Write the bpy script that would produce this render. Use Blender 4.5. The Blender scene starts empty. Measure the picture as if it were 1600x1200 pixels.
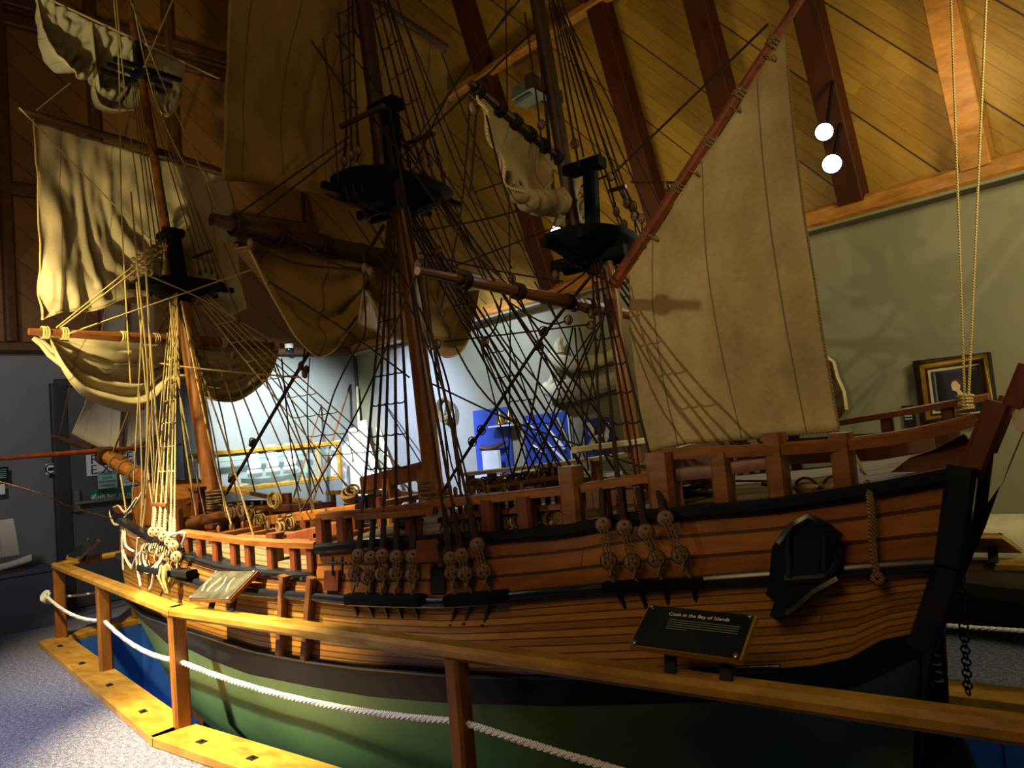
import bpy, bmesh, math, random
from mathutils import Vector, Matrix, noise
random.seed(7)
COL = bpy.context.scene.collection
PI = math.pi
# ------------------------------------------------------------------ survey frame
# World: X runs along the ship from bow (-) to stern (+), Y across it away from the visitor, Z up, metres.
FPX, PIT, ROL, EYE, PHI = 1131.0, .0647, .0866, 1.3, .7372
_l = math.hypot(.811, .584); AX = Vector((.811/_l, -.584/_l, 0)); NR = Vector((.584/_l, .811/_l, 0))
CAM = Vector((0, 0, EYE))
def _ship(v): return Vector((v.dot(AX), v.dot(NR), v.z))
def RAY(px, py):
    u = (px-800)/FPX; v = (600-py)/FPX
    a = u*math.cos(ROL)+v*math.sin(ROL); b = -u*math.sin(ROL)+v*math.cos(ROL)
    return _ship(Vector((a, math.cos(PIT)-b*math.sin(PIT), math.sin(PIT)+b*math.cos(PIT))))
def PN(px, py, n): d = RAY(px, py); return CAM+d*(n/d.y)
def PA(px, py, a): d = RAY(px, py); return CAM+d*(a/d.x)
def PZ(px, py, z): d = RAY(px, py); return CAM+d*((z-EYE)/d.z)
def PX(P):
    q = P-CAM; w = AX*q.x+NR*q.y+Vector((0, 0, q.z))
    zc = w.y*math.cos(PIT)+w.z*math.sin(PIT); yc = w.z*math.cos(PIT)-w.y*math.sin(PIT)
    return (800+FPX*(w.x*math.cos(ROL)-yc*math.sin(ROL))/zc, 600-FPX*(w.x*math.sin(ROL)+yc*math.cos(ROL))/zc)
# room: s along the right wall from the far corner, h out of it into the room (= along the left wall)
WRD = _ship(Vector((-math.sin(PHI), math.cos(PHI), 0))); WLD = _ship(Vector((math.cos(PHI), math.sin(PHI), 0)))
CORNER = RAY(555, 553)
_w = AX*CORNER.x+NR*CORNER.y; CORNER = CAM+CORNER*(9.0/_w.y); TRIMZ = CORNER.z; CORNER.z = 0
SD, HD = -WRD, -WLD
def R(s, h, z): return Vector((CORNER.x, CORNER.y, 0))+SD*s+HD*h+Vector((0, 0, z))
def WR(px, py, off=0.0):       # a point on the right wall, off metres in front of it
    d = RAY(px, py); t = ((CORNER-CAM).dot(WLD)-off)/Vector((d.x, d.y, 0)).dot(WLD); return CAM+d*t
def WL(px, py, off=0.0):
    d = RAY(px, py); t = ((CORNER-CAM).dot(WRD)-off)/Vector((d.x, d.y, 0)).dot(WRD); return CAM+d*t
Z3 = Vector((0, 0, 1))
def lerp(a, b, t): return a+(b-a)*t
def tab(xs, ys, x):
    if x <= xs[0]: return ys[0]
    for i in range(1, len(xs)):
        if x <= xs[i]:
            return lerp(ys[i-1], ys[i], (x-xs[i-1])/(xs[i]-xs[i-1]))
    return ys[-1]
def stab(xs, ys, x):            # smooth version
    return (tab(xs, ys, x-.012)+2*tab(xs, ys, x)+tab(xs, ys, x+.012))/4
def along(pts, t):
    L = [0]
    for i in range(1, len(pts)): L.append(L[-1]+(pts[i]-pts[i-1]).length)
    d = t*L[-1]
    for i in range(1, len(pts)):
        if d <= L[i] or i == len(pts)-1:
            k = (d-L[i-1])/max(1e-9, L[i]-L[i-1]); return pts[i-1].lerp(pts[i], k)
# ------------------------------------------------------------------ materials
def lin(h):
    h = h.lstrip('#'); c = [int(h[i:i+2], 16)/255 for i in (0, 2, 4)]
    return tuple(x/12.92 if x <= .04045 else ((x+.055)/1.055)**2.4 for x in c)+(1,)
class NT:
    def __init__(s, name):
        s.m = bpy.data.materials.new(name); s.m.use_nodes = True; s.t = s.m.node_tree; s.t.nodes.clear()
        s.out = s.t.nodes.new('ShaderNodeOutputMaterial'); s.b = s.t.nodes.new('ShaderNodeBsdfPrincipled')
        s.t.links.new(s.b.outputs[0], s.out.inputs[0])
    def n(s, typ, **k):
        o = s.t.nodes.new(typ)
        for a, v in k.items(): setattr(o, a, v)
        return o
    def l(s, a, b): s.t.links.new(a, b)
    def math(s, op, a, b=None):
        o = s.n('ShaderNodeMath', operation=op)
        for i, v in enumerate((a, b)):
            if v is None: continue
            if isinstance(v, (int, float)): o.inputs[i].default_value = v
            else: s.l(v, o.inputs[i])
        return o.outputs[0]
    def mix(s, f, a, b, bt='MIX'):
        o = s.n('ShaderNodeMix', data_type='RGBA', blend_type=bt)
        for i, v in ((0, f), (6, a), (7, b)):
            if isinstance(v, (int, float, tuple)): o.inputs[i].default_value = v
            else: s.l(v, o.inputs[i])
        return o.outputs[2]
    def noise(s, vec, scale, detail=4, rough=.6):
        o = s.n('ShaderNodeTexNoise'); o.inputs['Scale'].default_value = scale; o.inputs['Detail'].default_value = detail
        o.inputs['Roughness'].default_value = rough
        if vec is not None: s.l(vec, o.inputs['Vector'])
        return o.outputs[0]
    def coord(s, which='Object', scale=(1, 1, 1), rot=(0, 0, 0)):
        c = s.n('ShaderNodeTexCoord'); m = s.n('ShaderNodeMapping'); m.inputs['Scale'].default_value = scale; m.inputs['Rotation'].default_value = rot
        s.l(c.outputs[which], m.inputs[0]); return m.outputs[0]
    def ramp(s, f, *stops):
        o = s.n('ShaderNodeValToRGB'); e = o.color_ramp.elements
        while len(e) < len(stops): e.new(.5)
        for k, (p, c) in zip(e, stops): k.position = p; k.color = c
        s.l(f, o.inputs[0]); return o.outputs[0]
    def bump(s, h, st=.3, d=.01):
        o = s.n('ShaderNodeBump'); o.inputs['Strength'].default_value = st; o.inputs['Distance'].default_value = d
        s.l(h, o.inputs['Height']); s.l(o.outputs[0], s.b.inputs['Normal'])
def flat(name, c, rough=.6, var=.25, scale=12, metal=0, spec=.5, bump=0):
    t = NT(name); v = t.noise(t.coord('Object'), scale, 5)
    c = lin(c); lo = tuple(x*(1-var) for x in c[:3])+(1,); hi = tuple(min(1, x*(1+var)) for x in c[:3])+(1,)
    t.l(t.ramp(v, (.3, lo), (.7, hi)), t.b.inputs['Base Color']); t.b.inputs['Roughness'].default_value = rough; t.b.inputs['Metallic'].default_value = metal
    t.b.inputs['Specular IOR Level'].default_value = spec
    if bump: t.bump(v, bump)
    return t.m
def wood(name, c1, c2, rough=.5, scale=(3, 14, 14), spec=.4):
    t = NT(name); v = t.noise(t.coord('Object', scale), 1.6, 6, .65); w = t.noise(t.coord('Object'), 2.2, 2)
    col = t.ramp(v, (.32, lin(c1)), (.68, lin(c2))); dk = tuple(x*.6 for x in lin(c1)[:3])+(1,)
    t.l(t.mix(t.math('MULTIPLY', w, .5), col, dk), t.b.inputs['Base Color']); t.b.inputs['Roughness'].default_value = rough
    t.b.inputs['Specular IOR Level'].default_value = spec; t.bump(v, .12)
    return t.m
def planks(name, c1, c2, gap, nu, nv, gw, rough=.5, rot=0.0, spec=.4, gb=.6, grain=1.0, groove=0, var=.3):
    """boards of 1/nv by 1/nu UV units"""
    t = NT(name); uv = t.coord('UV', (1, 1, 1), (0, 0, rot)); sp = t.n('ShaderNodeSeparateXYZ'); t.l(uv, sp.inputs[0])
    V = t.math('MULTIPLY', sp.outputs[1], nv); row = t.math('FLOOR', V); fv = t.math('FRACT', V)
    wn = t.n('ShaderNodeTexWhiteNoise', noise_dimensions='1D'); t.l(row, wn.inputs['W'])
    U = t.math('ADD', t.math('MULTIPLY', sp.outputs[0], nu), t.math('MULTIPLY', wn.outputs[0], 3.7)); cu = t.math('FLOOR', U); fu = t.math('FRACT', U)
    w2 = t.n('ShaderNodeTexWhiteNoise', noise_dimensions='2D'); cb = t.n('ShaderNodeCombineXYZ'); t.l(row, cb.inputs[0]); t.l(cu, cb.inputs[1]); t.l(cb.outputs[0], w2.inputs['Vector'])
    mp = t.n('ShaderNodeMapping'); mp.inputs['Scale'].default_value = (3*grain, 26*grain, 1); t.l(uv, mp.inputs[0])
    g = t.noise(mp.outputs[0], 2.0, 6, .65)
    f = t.math('ADD', t.math('MULTIPLY', w2.outputs[0], var), t.math('MULTIPLY', g, .95-var))
    col = t.ramp(f, (.2, lin(c1)), (.85, lin(c2)))
    ev = t.math('LESS_THAN', t.math('MINIMUM', fv, t.math('SUBTRACT', 1.0, fv)), gw)
    eu = t.math('LESS_THAN', fu, gw*nu/nv*1.2)
    e = t.math('MAXIMUM', ev, t.math('MULTIPLY', eu, .7))
    col = t.mix(t.math('MULTIPLY', e, gb), col, lin(gap))
    if groove:
        fg_ = t.math('FRACT', t.math('MULTIPLY', sp.outputs[1], nv/groove)); col = t.mix(t.math('MULTIPLY', t.math('LESS_THAN', fg_, .022), .9), col, lin('#120a03'))
    t.l(col, t.b.inputs['Base Color'])
    t.b.inputs['Roughness'].default_value = rough; t.b.inputs['Specular IOR Level'].default_value = spec
    t.bump(t.math('SUBTRACT', t.math('MULTIPLY', g, .2), e), .25)
    return t.m
def canvas(name, c1, c2, seam, nseam, trans=.3):
    t = NT(name); uv = t.coord('UV'); sp = t.n('ShaderNodeSeparateXYZ'); t.l(uv, sp.inputs[0])
    fu = t.math('FRACT', t.math('MULTIPLY', sp.outputs[0], nseam)); e = t.math('LESS_THAN', t.math('ABSOLUTE', t.math('SUBTRACT', fu, .5)), .012)
    v = t.noise(t.coord('Object', (1.2, 1.2, .8)), 3.5, 5, .6)
    fine = t.noise(t.coord('Object'), 60, 3)
    col = t.ramp(t.math('ADD', t.math('MULTIPLY', v, .8), t.math('MULTIPLY', fine, .2)), (.3, lin(c1)), (.7, lin(c2)))
    col = t.mix(t.math('MULTIPLY', e, .7), col, lin(seam))
    t.l(col, t.b.inputs['Base Color']); t.b.inputs['Roughness'].default_value = .9; t.b.inputs['Specular IOR Level'].default_value = .1
    t.bump(fine, .15)
    tr = t.n('ShaderNodeBsdfTranslucent'); t.l(col, tr.inputs[0]); mx = t.n('ShaderNodeMixShader'); mx.inputs[0].default_value = trans
    t.l(t.b.outputs[0], mx.inputs[1]); t.l(tr.outputs[0], mx.inputs[2]); t.l(mx.outputs[0], t.out.inputs[0])
    return t.m
def emit(name, c, st):
    t = NT(name); t.b.inputs['Base Color'].default_value = lin(c); t.b.inputs['Emission Color'].default_value = lin(c); t.b.inputs['Emission Strength'].default_value = st
    return t.m
def glass(name, c='#cfe8e2', alpha=.25, rough=.05):
    t = NT(name); t.b.inputs['Base Color'].default_value = lin(c); t.b.inputs['Roughness'].default_value = rough
    tr = t.n('ShaderNodeBsdfTransparent'); mx = t.n('ShaderNodeMixShader'); mx.inputs[0].default_value = alpha
    t.l(tr.outputs[0], mx.inputs[1]); t.l(t.b.outputs[0], mx.inputs[2]); t.l(mx.outputs[0], t.out.inputs[0]); return t.m
def carpet():
    t = NT('carpet'); c = t.coord('Object'); a = t.noise(c, 180, 3, .8); b = t.noise(c, 45, 4, .7)
    f = t.math('ADD', t.math('MULTIPLY', a, .65), t.math('MULTIPLY', b, .35))
    t.l(t.ramp(f, (.36, lin('#24242f')), (.5, lin('#56566a')), (.64, lin('#9a9aae'))), t.b.inputs['Base Color']); t.b.inputs['Roughness'].default_value = .95
    t.b.inputs['Specular IOR Level'].default_value = .1; t.bump(a, .5); return t.m
def ropemat(name, c1, c2):
    t = NT(name); w = t.n('ShaderNodeTexWave', wave_type='BANDS', bands_direction='DIAGONAL'); w.inputs['Scale'].default_value = 55; w.inputs['Distortion'].default_value = 1.5
    t.l(t.coord('Object'), w.inputs[0]); t.l(t.ramp(w.outputs[1], (.2, lin(c1)), (.8, lin(c2))), t.b.inputs['Base Color']); t.b.inputs['Roughness'].default_value = .85
    t.b.inputs['Specular IOR Level'].default_value = .15; t.bump(w.outputs[1], .4); return t.m
M = dict(
 hull=planks('hull_planking', '#4e270b', '#a4662a', '#1c0d05', .3, 21, .09, .36, spec=.5, gb=.8),
 bow=planks('hull_planking_lit', '#5f3a10', '#b98434', '#1c0d05', .3, 21, .09, .36, spec=.5, gb=.8),  # yellower than the upper planking, warm lamplight put into the colour
 deck=planks('deck_boards', '#4a3d2c', '#75664c', '#1c1610', .8, 13, .07, .7, gb=.9),
 green=flat('green_bottom_paint', '#506f44', .5, .18, 3), black=flat('black_paint', '#101217', .25, .3, 6),
 black_dull=flat('black_dull_paint', '#08090b', .85, .3, 9, spec=.12),
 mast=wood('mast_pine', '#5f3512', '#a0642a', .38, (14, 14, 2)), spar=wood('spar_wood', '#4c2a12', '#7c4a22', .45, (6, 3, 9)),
 dspar=wood('dark_spar_wood', '#24140b', '#472a17', .5, (6, 3, 9)), red=wood('red_spar_wood', '#54230f', '#8a4020', .4, (9, 9, 4)),
 rail=wood('rail_wood', '#573010', '#8c5526', .36, (3, 14, 14)), dwood=wood('dark_red_wood', '#431f0f', '#6f361a', .42, (8, 8, 4)),
 ywood=wood('varnished_oak', '#7d571c', '#b78a38', .33, (4, 10, 10)), fpost=wood('fence_post_oak', '#6a3f16', '#9a6326', .36, (10, 10, 3)),
 ropel=ropemat('pale_lit_hemp', '#8d7847', '#d2ba7c'), roped=ropemat('tarred_dim_rope', '#1b1310', '#3d2c22'), ropem=ropemat('brown_hemp', '#4e3b22', '#8a6f45'),  # pale and dark rope share one colour; spotlit and dim tones painted in
 ropew=ropemat('white_rope', '#b9b7b2', '#f4f2ee'), brope=ropemat('cream_rope', '#ab9d7c', '#e6dcc0'),
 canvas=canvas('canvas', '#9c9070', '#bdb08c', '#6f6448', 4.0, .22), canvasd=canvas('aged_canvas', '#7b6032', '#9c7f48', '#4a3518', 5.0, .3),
 canvasm=canvas('mizzen_canvas', '#82704a', '#b8a475', '#5b4a32', 3.0, .12), canvasw=canvas('white_canvas', '#b9b3a2', '#d8d2c2', '#8b8572', 2.0, .25),
 eye=wood('deadeye_elm', '#4a3826', '#86694a', .6, (20, 20, 20)), eyel=wood('light_deadeye_elm', '#7d6846', '#b59f72', .6, (20, 20, 20)),
 hole=flat('hole_black', '#050505', .9), blue=flat('blue_pit_paint', '#2050a0', .55, .15, 4), carpet=carpet(),
 wall_l=flat('grey_wall_paint', '#6e6e70', .8, .06, 5, spec=.2), wall_r=flat('olive_grey_wall_paint', '#838068', .8, .06, 4, spec=.2),
 boards=planks('ceiling_boards', '#7d5c1a', '#b08a38', '#3a2509', 1.6, 12.5, .035, .5, rot=math.radians(52), gb=.35, groove=5),
 gable=planks('gable_boards', '#5b3c17', '#80592a', '#20120a', .5, 4.2, .02, .55, rot=math.radians(40)),
 beam=wood('rafter_wood', '#351505', '#57260e', .6, (6, 6, 3), spec=.2), pine=wood('pine_plate', '#8f5a20', '#cf9140', .45, (3, 12, 12)),
 dbeam=wood('dark_timber', '#3e2412', '#5c371c', .55, (3, 12, 12)),
 white=flat('white_paint', '#d5d3cc', .6, .06), paper=flat('white_paper', '#d9d9d6', .7, .04), teal=flat('teal_paper', '#8fb5b0', .7, .05), greens=flat('green_sign', '#0f6a52', .5, .08),
 ink=flat('black_ink', '#0d0e10', .6, .1), gold=flat('gilt', '#a37a2a', .35, .3, 25, metal=.5), cream=flat('cream_slip', '#c9b284', .6, .1), navy=flat('navy_paint', '#1f2a52', .7, .2, 4),
 navyp=flat('navy_board', '#1f3a86', .65, .1, 3), skin=flat('painted_flesh', '#d0a888', .6, .15, 20), coat=flat('painted_dark', '#0c0d14', .6, .2), bone=flat('old_bone', '#b7ad8c', .7, .2, 9, bump=.4),
 bonew=flat('white_bone', '#dcdad0', .6, .1, 9, bump=.3), steel=flat('steel', '#9a9c9f', .3, .1, 20, metal=.9), iron=flat('black_iron', '#17171a', .5, .2, 18, metal=.5), brass=flat('brass', '#b58d3c', .3, .2, 12, metal=.9),
 door=flat('dark_grey_door', '#4a4a4c', .6, .05, 6), jamb=flat('black_jamb', '#2b2b2d', .6, .05), plinth=flat('blue_grey_plinth', '#3d4056', .7, .08, 5), slate=flat('panel_black', '#191c22', .15, .1, 5, spec=.7),
 photo=flat('panel_print', '#3d3b34', .08, .6, 14, spec=.8), glow=emit('lamp_glow', '#fff6ea', 60), fixture=flat('grey_fixture', '#6f7a72', .5, .1), glass=glass('case_glass', '#bfe0da', .07), bronze=flat('dark_bronze', '#3b3a30', .5, .3, 20))
# ------------------------------------------------------------------ mesh building
class MB:
    def __init__(s): s.v = []; s.f = []; s.uv = {}
    def add(s, vs, fs):
        k = len(s.v); s.v += [Vector(x) for x in vs]; s.f += [tuple(i+k for i in f) for f in fs]; return s
    def quadbox(s, a, b):   # two quads of 4 points each -> closed box
        return s.add(list(a)+list(b), [(3, 2, 1, 0), (4, 5, 6, 7), (0, 1, 5, 4), (1, 2, 6, 5), (2, 3, 7, 6), (3, 0, 4, 7)])
    def box(s, c, x, y, z):  # centre and three half-axis vectors
        c = Vector(c); q = [c-x-y, c+x-y, c+x+y, c-x+y]
        return s.quadbox([p-z for p in q], [p+z for p in q])
    def abox(s, x0, x1, y0, y1, z0, z1):
        return s.box(((x0+x1)/2, (y0+y1)/2, (z0+z1)/2), Vector(((x1-x0)/2, 0, 0)), Vector((0, (y1-y0)/2, 0)), Vector((0, 0, (z1-z0)/2)))
    def beam(s, p0, p1, w, h, up=Z3, bev=.18):
        p0 = Vector(p0); p1 = Vector(p1); d = (p1-p0).normalized(); x = d.cross(up)
        if x.length < 1e-4: x = d.cross(Vector((1, 0, 0)))
        x.normalize(); y = x.cross(d).normalized(); b = min(w, h)*bev
        pr = [(-w/2+b, -h/2), (w/2-b, -h/2), (w/2, -h/2+b), (w/2, h/2-b), (w/2-b, h/2), (-w/2+b, h/2), (-w/2, h/2-b), (-w/2, -h/2+b)]
        A = [p0+x*a+y*c for a, c in pr]; B = [p1+x*a+y*c for a, c in pr]; n = 8
        return s.add(A+B, [tuple(range(n))[::-1], tuple(range(n, 2*n))]+[(i, (i+1) % n, n+(i+1) % n, n+i) for i in range(n)])
    def tube(s, pts, r, seg=6, caps=True):
        pts = [Vector(p) for p in pts]; n = len(pts); rs = r if isinstance(r, (list, tuple)) else [r]*n; k = len(s.v); ref = None
        for i, p in enumerate(pts):
            d = (pts[min(i+1, n-1)]-pts[max(i-1, 0)])
            if d.length < 1e-9: d = Vector((0, 0, 1))
            d.normalize()
            if ref is None:
                ref = d.cross(Z3)
                if ref.length < .05: ref = d.cross(Vector((1, 0, 0)))
            x = (ref-d*ref.dot(d))
            if x.length < 1e-6: x = d.orthogonal()
            x.normalize(); ref = x; y = d.cross(x)
            for j in range(seg):
                t = 2*PI*j/seg; s.v.append(p+(x*math.cos(t)+y*math.sin(t))*rs[i])
        for i in range(n-1):
            for j in range(seg): s.f.append((k+i*seg+j, k+i*seg+(j+1) % seg, k+(i+1)*seg+(j+1) % seg, k+(i+1)*seg+j))
        if caps: s.f.append(tuple(k+j for j in range(seg))[::-1]); s.f.append(tuple(k+(n-1)*seg+j for j in range(seg)))
        return s
    def rope(s, p0, p1, r, sag=0, seg=5, n=None):
        p0 = Vector(p0); p1 = Vector(p1); n = n or (8 if sag else 2)
        return s.tube([p0.lerp(p1, i/(n-1))-Z3*sag*4*(i/(n-1))*(1-i/(n-1)) for i in range(n)], r, seg)
    def lathe(s, c, axis, prof, seg=14, flat=1.0):   # prof: (along, radius)
        c = Vector(c); d = Vector(axis).normalized(); x = d.orthogonal().normalized(); y = d.cross(x)
        k = len(s.v); n = len(prof)
        for a, r in prof:
            for j in range(seg):
                t = 2*PI*j/seg; s.v.append(c+d*a+x*math.cos(t)*r+y*math.sin(t)*r*flat)
        for i in range(n-1):
            for j in range(seg): s.f.append((k+i*seg+j, k+i*seg+(j+1) % seg, k+(i+1)*seg+(j+1) % seg, k+(i+1)*seg+j))
        s.f.append(tuple(k+j for j in range(seg))[::-1]); s.f.append(tuple(k+(n-1)*seg+j for j in range(seg))); return s
    def torus(s, c, axis, Rr, r, seg=16, ss=6, arc=1.0, squash=1.0):
        c = Vector(c); d = Vector(axis).normalized(); x = d.orthogonal().normalized(); y = d.cross(x)
        n = int(seg*arc)+1
        return s.tube([c+x*math.cos(2*PI*i/seg)*Rr+y*math.sin(2*PI*i/seg)*Rr*squash for i in range(n)], r, ss)
    def prism(s, pts, off):
        n = len(pts); pts = [Vector(p) for p in pts]; o = Vector(off)
        return s.add(pts+[p+o for p in pts], [tuple(range(n))[::-1], tuple(range(n, 2*n))]+[(i, (i+1) % n, n+(i+1) % n, n+i) for i in range(n)])
    def grid(s, rows, uvs=None, wrap=False):
        k = len(s.v); m = len(rows[0])
        for i, row in enumerate(rows):
            for j, p in enumerate(row):
                if uvs: s.uv[len(s.v)] = uvs[i][j]
                s.v.append(Vector(p))
        for i in range(len(rows)-1):
            for j in range(m-1): s.f.append((k+i*m+j, k+i*m+j+1, k+(i+1)*m+j+1, k+(i+1)*m+j))
        return s
    def ell(s, c, rx, ry, rz, x=Vector((1, 0, 0)), y=Vector((0, 1, 0)), z=Z3, nu=10, nv=7):
        c = Vector(c); rows = []
        for i in range(nv+1):
            t = PI*i/nv; rows.append([c+x*rx*math.sin(t)*math.cos(2*PI*j/nu)+y*ry*math.sin(t)*math.sin(2*PI*j/nu)+z*rz*math.cos(t) for j in range(nu+1)])
        return s.grid(rows)
    def build(s, name, mat, parent=None, smooth=True, auto=35):
        c = Vector((0, 0, 0))
        lo = Vector([min(v[i] for v in s.v) for i in range(3)]); hi = Vector([max(v[i] for v in s.v) for i in range(3)])
        c = (lo+hi)/2
        if parent is None: c.z = lo.z
        me = bpy.data.meshes.new(name); me.from_pydata([v-c for v in s.v], [], s.f)
        if s.uv:
            L = me.uv_layers.new(name='UVMap')
            for lp in me.loops: L.data[lp.index].uv = s.uv.get(lp.vertex_index, (0, 0))
        bm = bmesh.new(); bm.from_mesh(me); bmesh.ops.remove_doubles(bm, verts=bm.verts, dist=1e-6); bmesh.ops.recalc_face_normals(bm, faces=bm.faces)
        if smooth:
            for f in bm.faces: f.smooth = True
            for e in bm.edges:
                if len(e.link_faces) == 2 and e.calc_face_angle(0) > math.radians(auto): e.smooth = False
        bm.to_mesh(me); bm.free(); me.update()
        if isinstance(mat, (list, tuple)):
            for m_ in mat: me.materials.append(m_)
        else: me.materials.append(mat)
        o = bpy.data.objects.new(name, me); COL.objects.link(o)
        put(o, c, parent); return o
ORIG = {}
def put(o, c, parent):
    ORIG[o.name] = Vector(c)
    if parent is not None: o.parent = parent; o.location = Vector(c)-ORIG[parent.name]
    else: o.location = c
def thing(name, loc, label, cat, group=None):
    o = bpy.data.objects.new(name, None); o.empty_display_size = .1; COL.objects.link(o); put(o, Vector(loc), None); return tag(o, label, cat, group)
def tag(o, label, cat, group=None, kind=None):
    o['label'] = label; o['category'] = cat
    if group: o['group'] = group
    if kind: o['kind'] = kind
    return o
def struct(name, mb, mat, smooth=False):
    o = mb.build(name, mat, None, smooth); o['kind'] = 'structure'; return o
def text(name, body, p, xdir, ydir, size, mat, parent, align='CENTER', ext=.0006):
    cu = bpy.data.curves.new(name, 'FONT'); cu.body = body; cu.size = size; cu.align_x = align; cu.align_y = 'CENTER'; cu.extrude = ext; cu.materials.append(mat)
    o = bpy.data.objects.new(name, cu); COL.objects.link(o); x = xdir.normalized(); z = x.cross(ydir).normalized(); y = z.cross(x)
    bpy.context.view_layer.update(); me = bpy.data.meshes.new_from_object(o.evaluated_get(bpy.context.evaluated_depsgraph_get())); bpy.data.objects.remove(o)
    me.name = name; o = bpy.data.objects.new(name, me); COL.objects.link(o)
    put(o, p, parent); o.rotation_euler = Matrix((x, y, z)).transposed().to_euler(); return o
# =================================================================== ROOM
C = 2.73                                    # ship centreline
FZ = .58                                    # handrail centre height
fence_near = [Vector((-6.17, C, 0)), Vector((-6.16, 2.445, 0)), Vector((-3.44, 1.87, 0)), Vector((1.6, 1.87, 0))]
fence_far = [Vector((-6.17, C, 0)), Vector((-6.16, 3.015, 0)), Vector((-3.44, 3.58, 0)), Vector((1.6, 3.58, 0))]
def floor_mesh():
    bm = bmesh.new(); outer = [(-9, -3), (4, -3), (4, 8), (-9, 8)]
    inner = [(-6.08, 3.0), (-6.08, 2.5), (-3.43, 1.95), (1.5, 1.95), (1.5, 3.5), (-3.43, 3.5)]
    es = []
    for lp in (outer, inner):
        vs = [bm.verts.new((x, y, 0)) for x, y in lp]
        for i in range(len(vs)): es.append(bm.edges.new((vs[i], vs[(i+1) % len(vs)])))
    bmesh.ops.triangle_fill(bm, use_beauty=True, edges=es)
    for f in bm.faces:
        f.normal_update()
        if f.normal.z < 0: f.normal_flip()
    me = bpy.data.meshes.new('floor'); bm.to_mesh(me); bm.free(); me.materials.append(M['carpet'])
    o = bpy.data.objects.new('floor', me); COL.objects.link(o); o['kind'] = 'structure'
    m = MB(); k = len(inner)
    m.add([(x, y, 0) for x, y in inner]+[(x, y, -.55) for x, y in inner], [(i, (i+1) % k, k+(i+1) % k, k+i) for i in range(k)]+[tuple(range(k, 2*k))])
    # block joints of the painted pit wall
    o = struct('trim_1', m, M['blue'])
    j = MB()
    for i in range(k):
        a = Vector((*inner[i], 0)); b = Vector((*inner[(i+1) % k], 0)); L = (b-a).length; nn = int(L/.35)
        for q in range(1, nn):
            p = a.lerp(b, q/nn); d = (b-a).normalized(); off = Vector((-d.y, d.x, 0))*.0
            j.beam(p+Vector((0, 0, -.04)), p+Vector((0, 0, -.5)), .006, .006)
    struct('trim_2', j, flat('pit_joint', '#16356c', .7))
floor_mesh()
def quadwall(name, pts, uvs, mat):
    m = MB(); m.grid([[pts[0], pts[1]], [pts[3], pts[2]]], [[uvs[0], uvs[1]], [uvs[3], uvs[2]]]); return struct(name, m, mat)
W0 = TRIMZ-.02
quadwall('wall_right', [R(-.02, 0, 0), R(13, 0, 0), R(13, 0, W0), R(-.02, 0, W0)], [(0, 0), (13, 0), (13, 2), (0, 2)], M['wall_r'])
quadwall('wall_left', [R(0, 8, 0), R(0, 0, 0), R(0, 0, W0), R(0, 8, W0)], [(0, 0), (8, 0), (8, 2), (0, 2)], M['wall_l'])
quadwall('wall_gable', [R(0, 8, W0), R(0, -.3, W0), R(0, -.3, 9), R(0, 8, 9)], [(0, 0), (8.3, 0), (8.3, 6.5), (0, 6.5)], M['gable'])
TH = math.radians(73); cs, sn = math.cos(TH), math.sin(TH)
def CE(s, u, off=0.0): return R(s, u*cs+off*sn, TRIMZ+.13+u*sn-off*cs)   # on the boarded slope
quadwall('ceiling', [CE(-.3, -.2), CE(13, -.2), CE(13, 7.5), CE(-.3, 7.5)], [(0, 0), (13.3, 0), (13.3, 7.7), (0, 7.7)], M['boards'])
m = MB(); m.beam(R(-.02, .05, TRIMZ+.05), R(13, .05, TRIMZ+.05), .12, .12); struct('beam_1', m, M['pine'])
m = MB(); m.beam(R(-.02, .065, TRIMZ-.022), R(13, .065, TRIMZ-.022), .12, .02); struct('trim_3', m, M['wall_r'])
m = MB(); m.beam(R(.04, .02, TRIMZ+.03), R(.04, 8, TRIMZ+.03), .1, .1); struct('beam_2', m, M['dbeam'])
def ceil_at(px, py, off=0.0):
    d = RAY(px, py); nrm = HD*sn-Z3*cs; p0 = CE(0, 0, off); return CAM+d*((p0-CAM).dot(nrm)/d.dot(nrm))
def s_of(p): return (p-CORNER).dot(SD)
k = 0
for px, py in ((740, 60), (965, 120), (1112, 90), (1296, 160), (1503, 150)):
    k += 1; s = s_of(ceil_at(px, py, .09)); m = MB(); m.beam(CE(s, -.02, .075), CE(s, 7.4, .075), .15, .13, HD, .05)
    struct('beam_rafter_%d' % k, m, M['pine'] if k == 5 else M['beam'])
    if k == 5: m.v = [v for v in m.v]
m = MB(); a = ceil_at(700, 152, .1); b = ceil_at(930, 5, .1); b2 = a+(b-a)*1.6; m.beam(a, b2, .07, .09, HD); struct('beam_brace', m, M['pine'])
# gable timbers
def GB(px, py): return WL(px, py, .05)
for i, (p, q) in enumerate((((0, 14), (345, 76)), ((0, 50), (345, 98)), ((-20, 300), (345, 330)))):
    m = MB(); a = GB(*p); b = GB(*q); z = (a.z+b.z)/2; a.z = b.z = z; m.beam(a, b+(b-a)*1.0, .08, .12); struct('beam_gable_%d' % (i+1), m, M['dbeam'])
for i, (x, y) in enumerate(((8, 300), (146, 165), (262, 60), (480, 330))):
    m = MB(); p = GB(x, y); m.beam(Vector((p.x, p.y, TRIMZ+.08)), Vector((p.x, p.y, 8.5)), .09, .1); struct('beam_post_%d' % (i+1), m, M['dbeam'])
m = MB(); m.beam(R(.02, .02, .02), R(.02, .02, TRIMZ), .035, .035); struct('trim_4', m, M['jamb'])
m = MB(); m.beam(R(3, .02, .07), R(13, .02, .07), .03, .14); struct('baseboard_right', m, M['dwood'])
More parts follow.
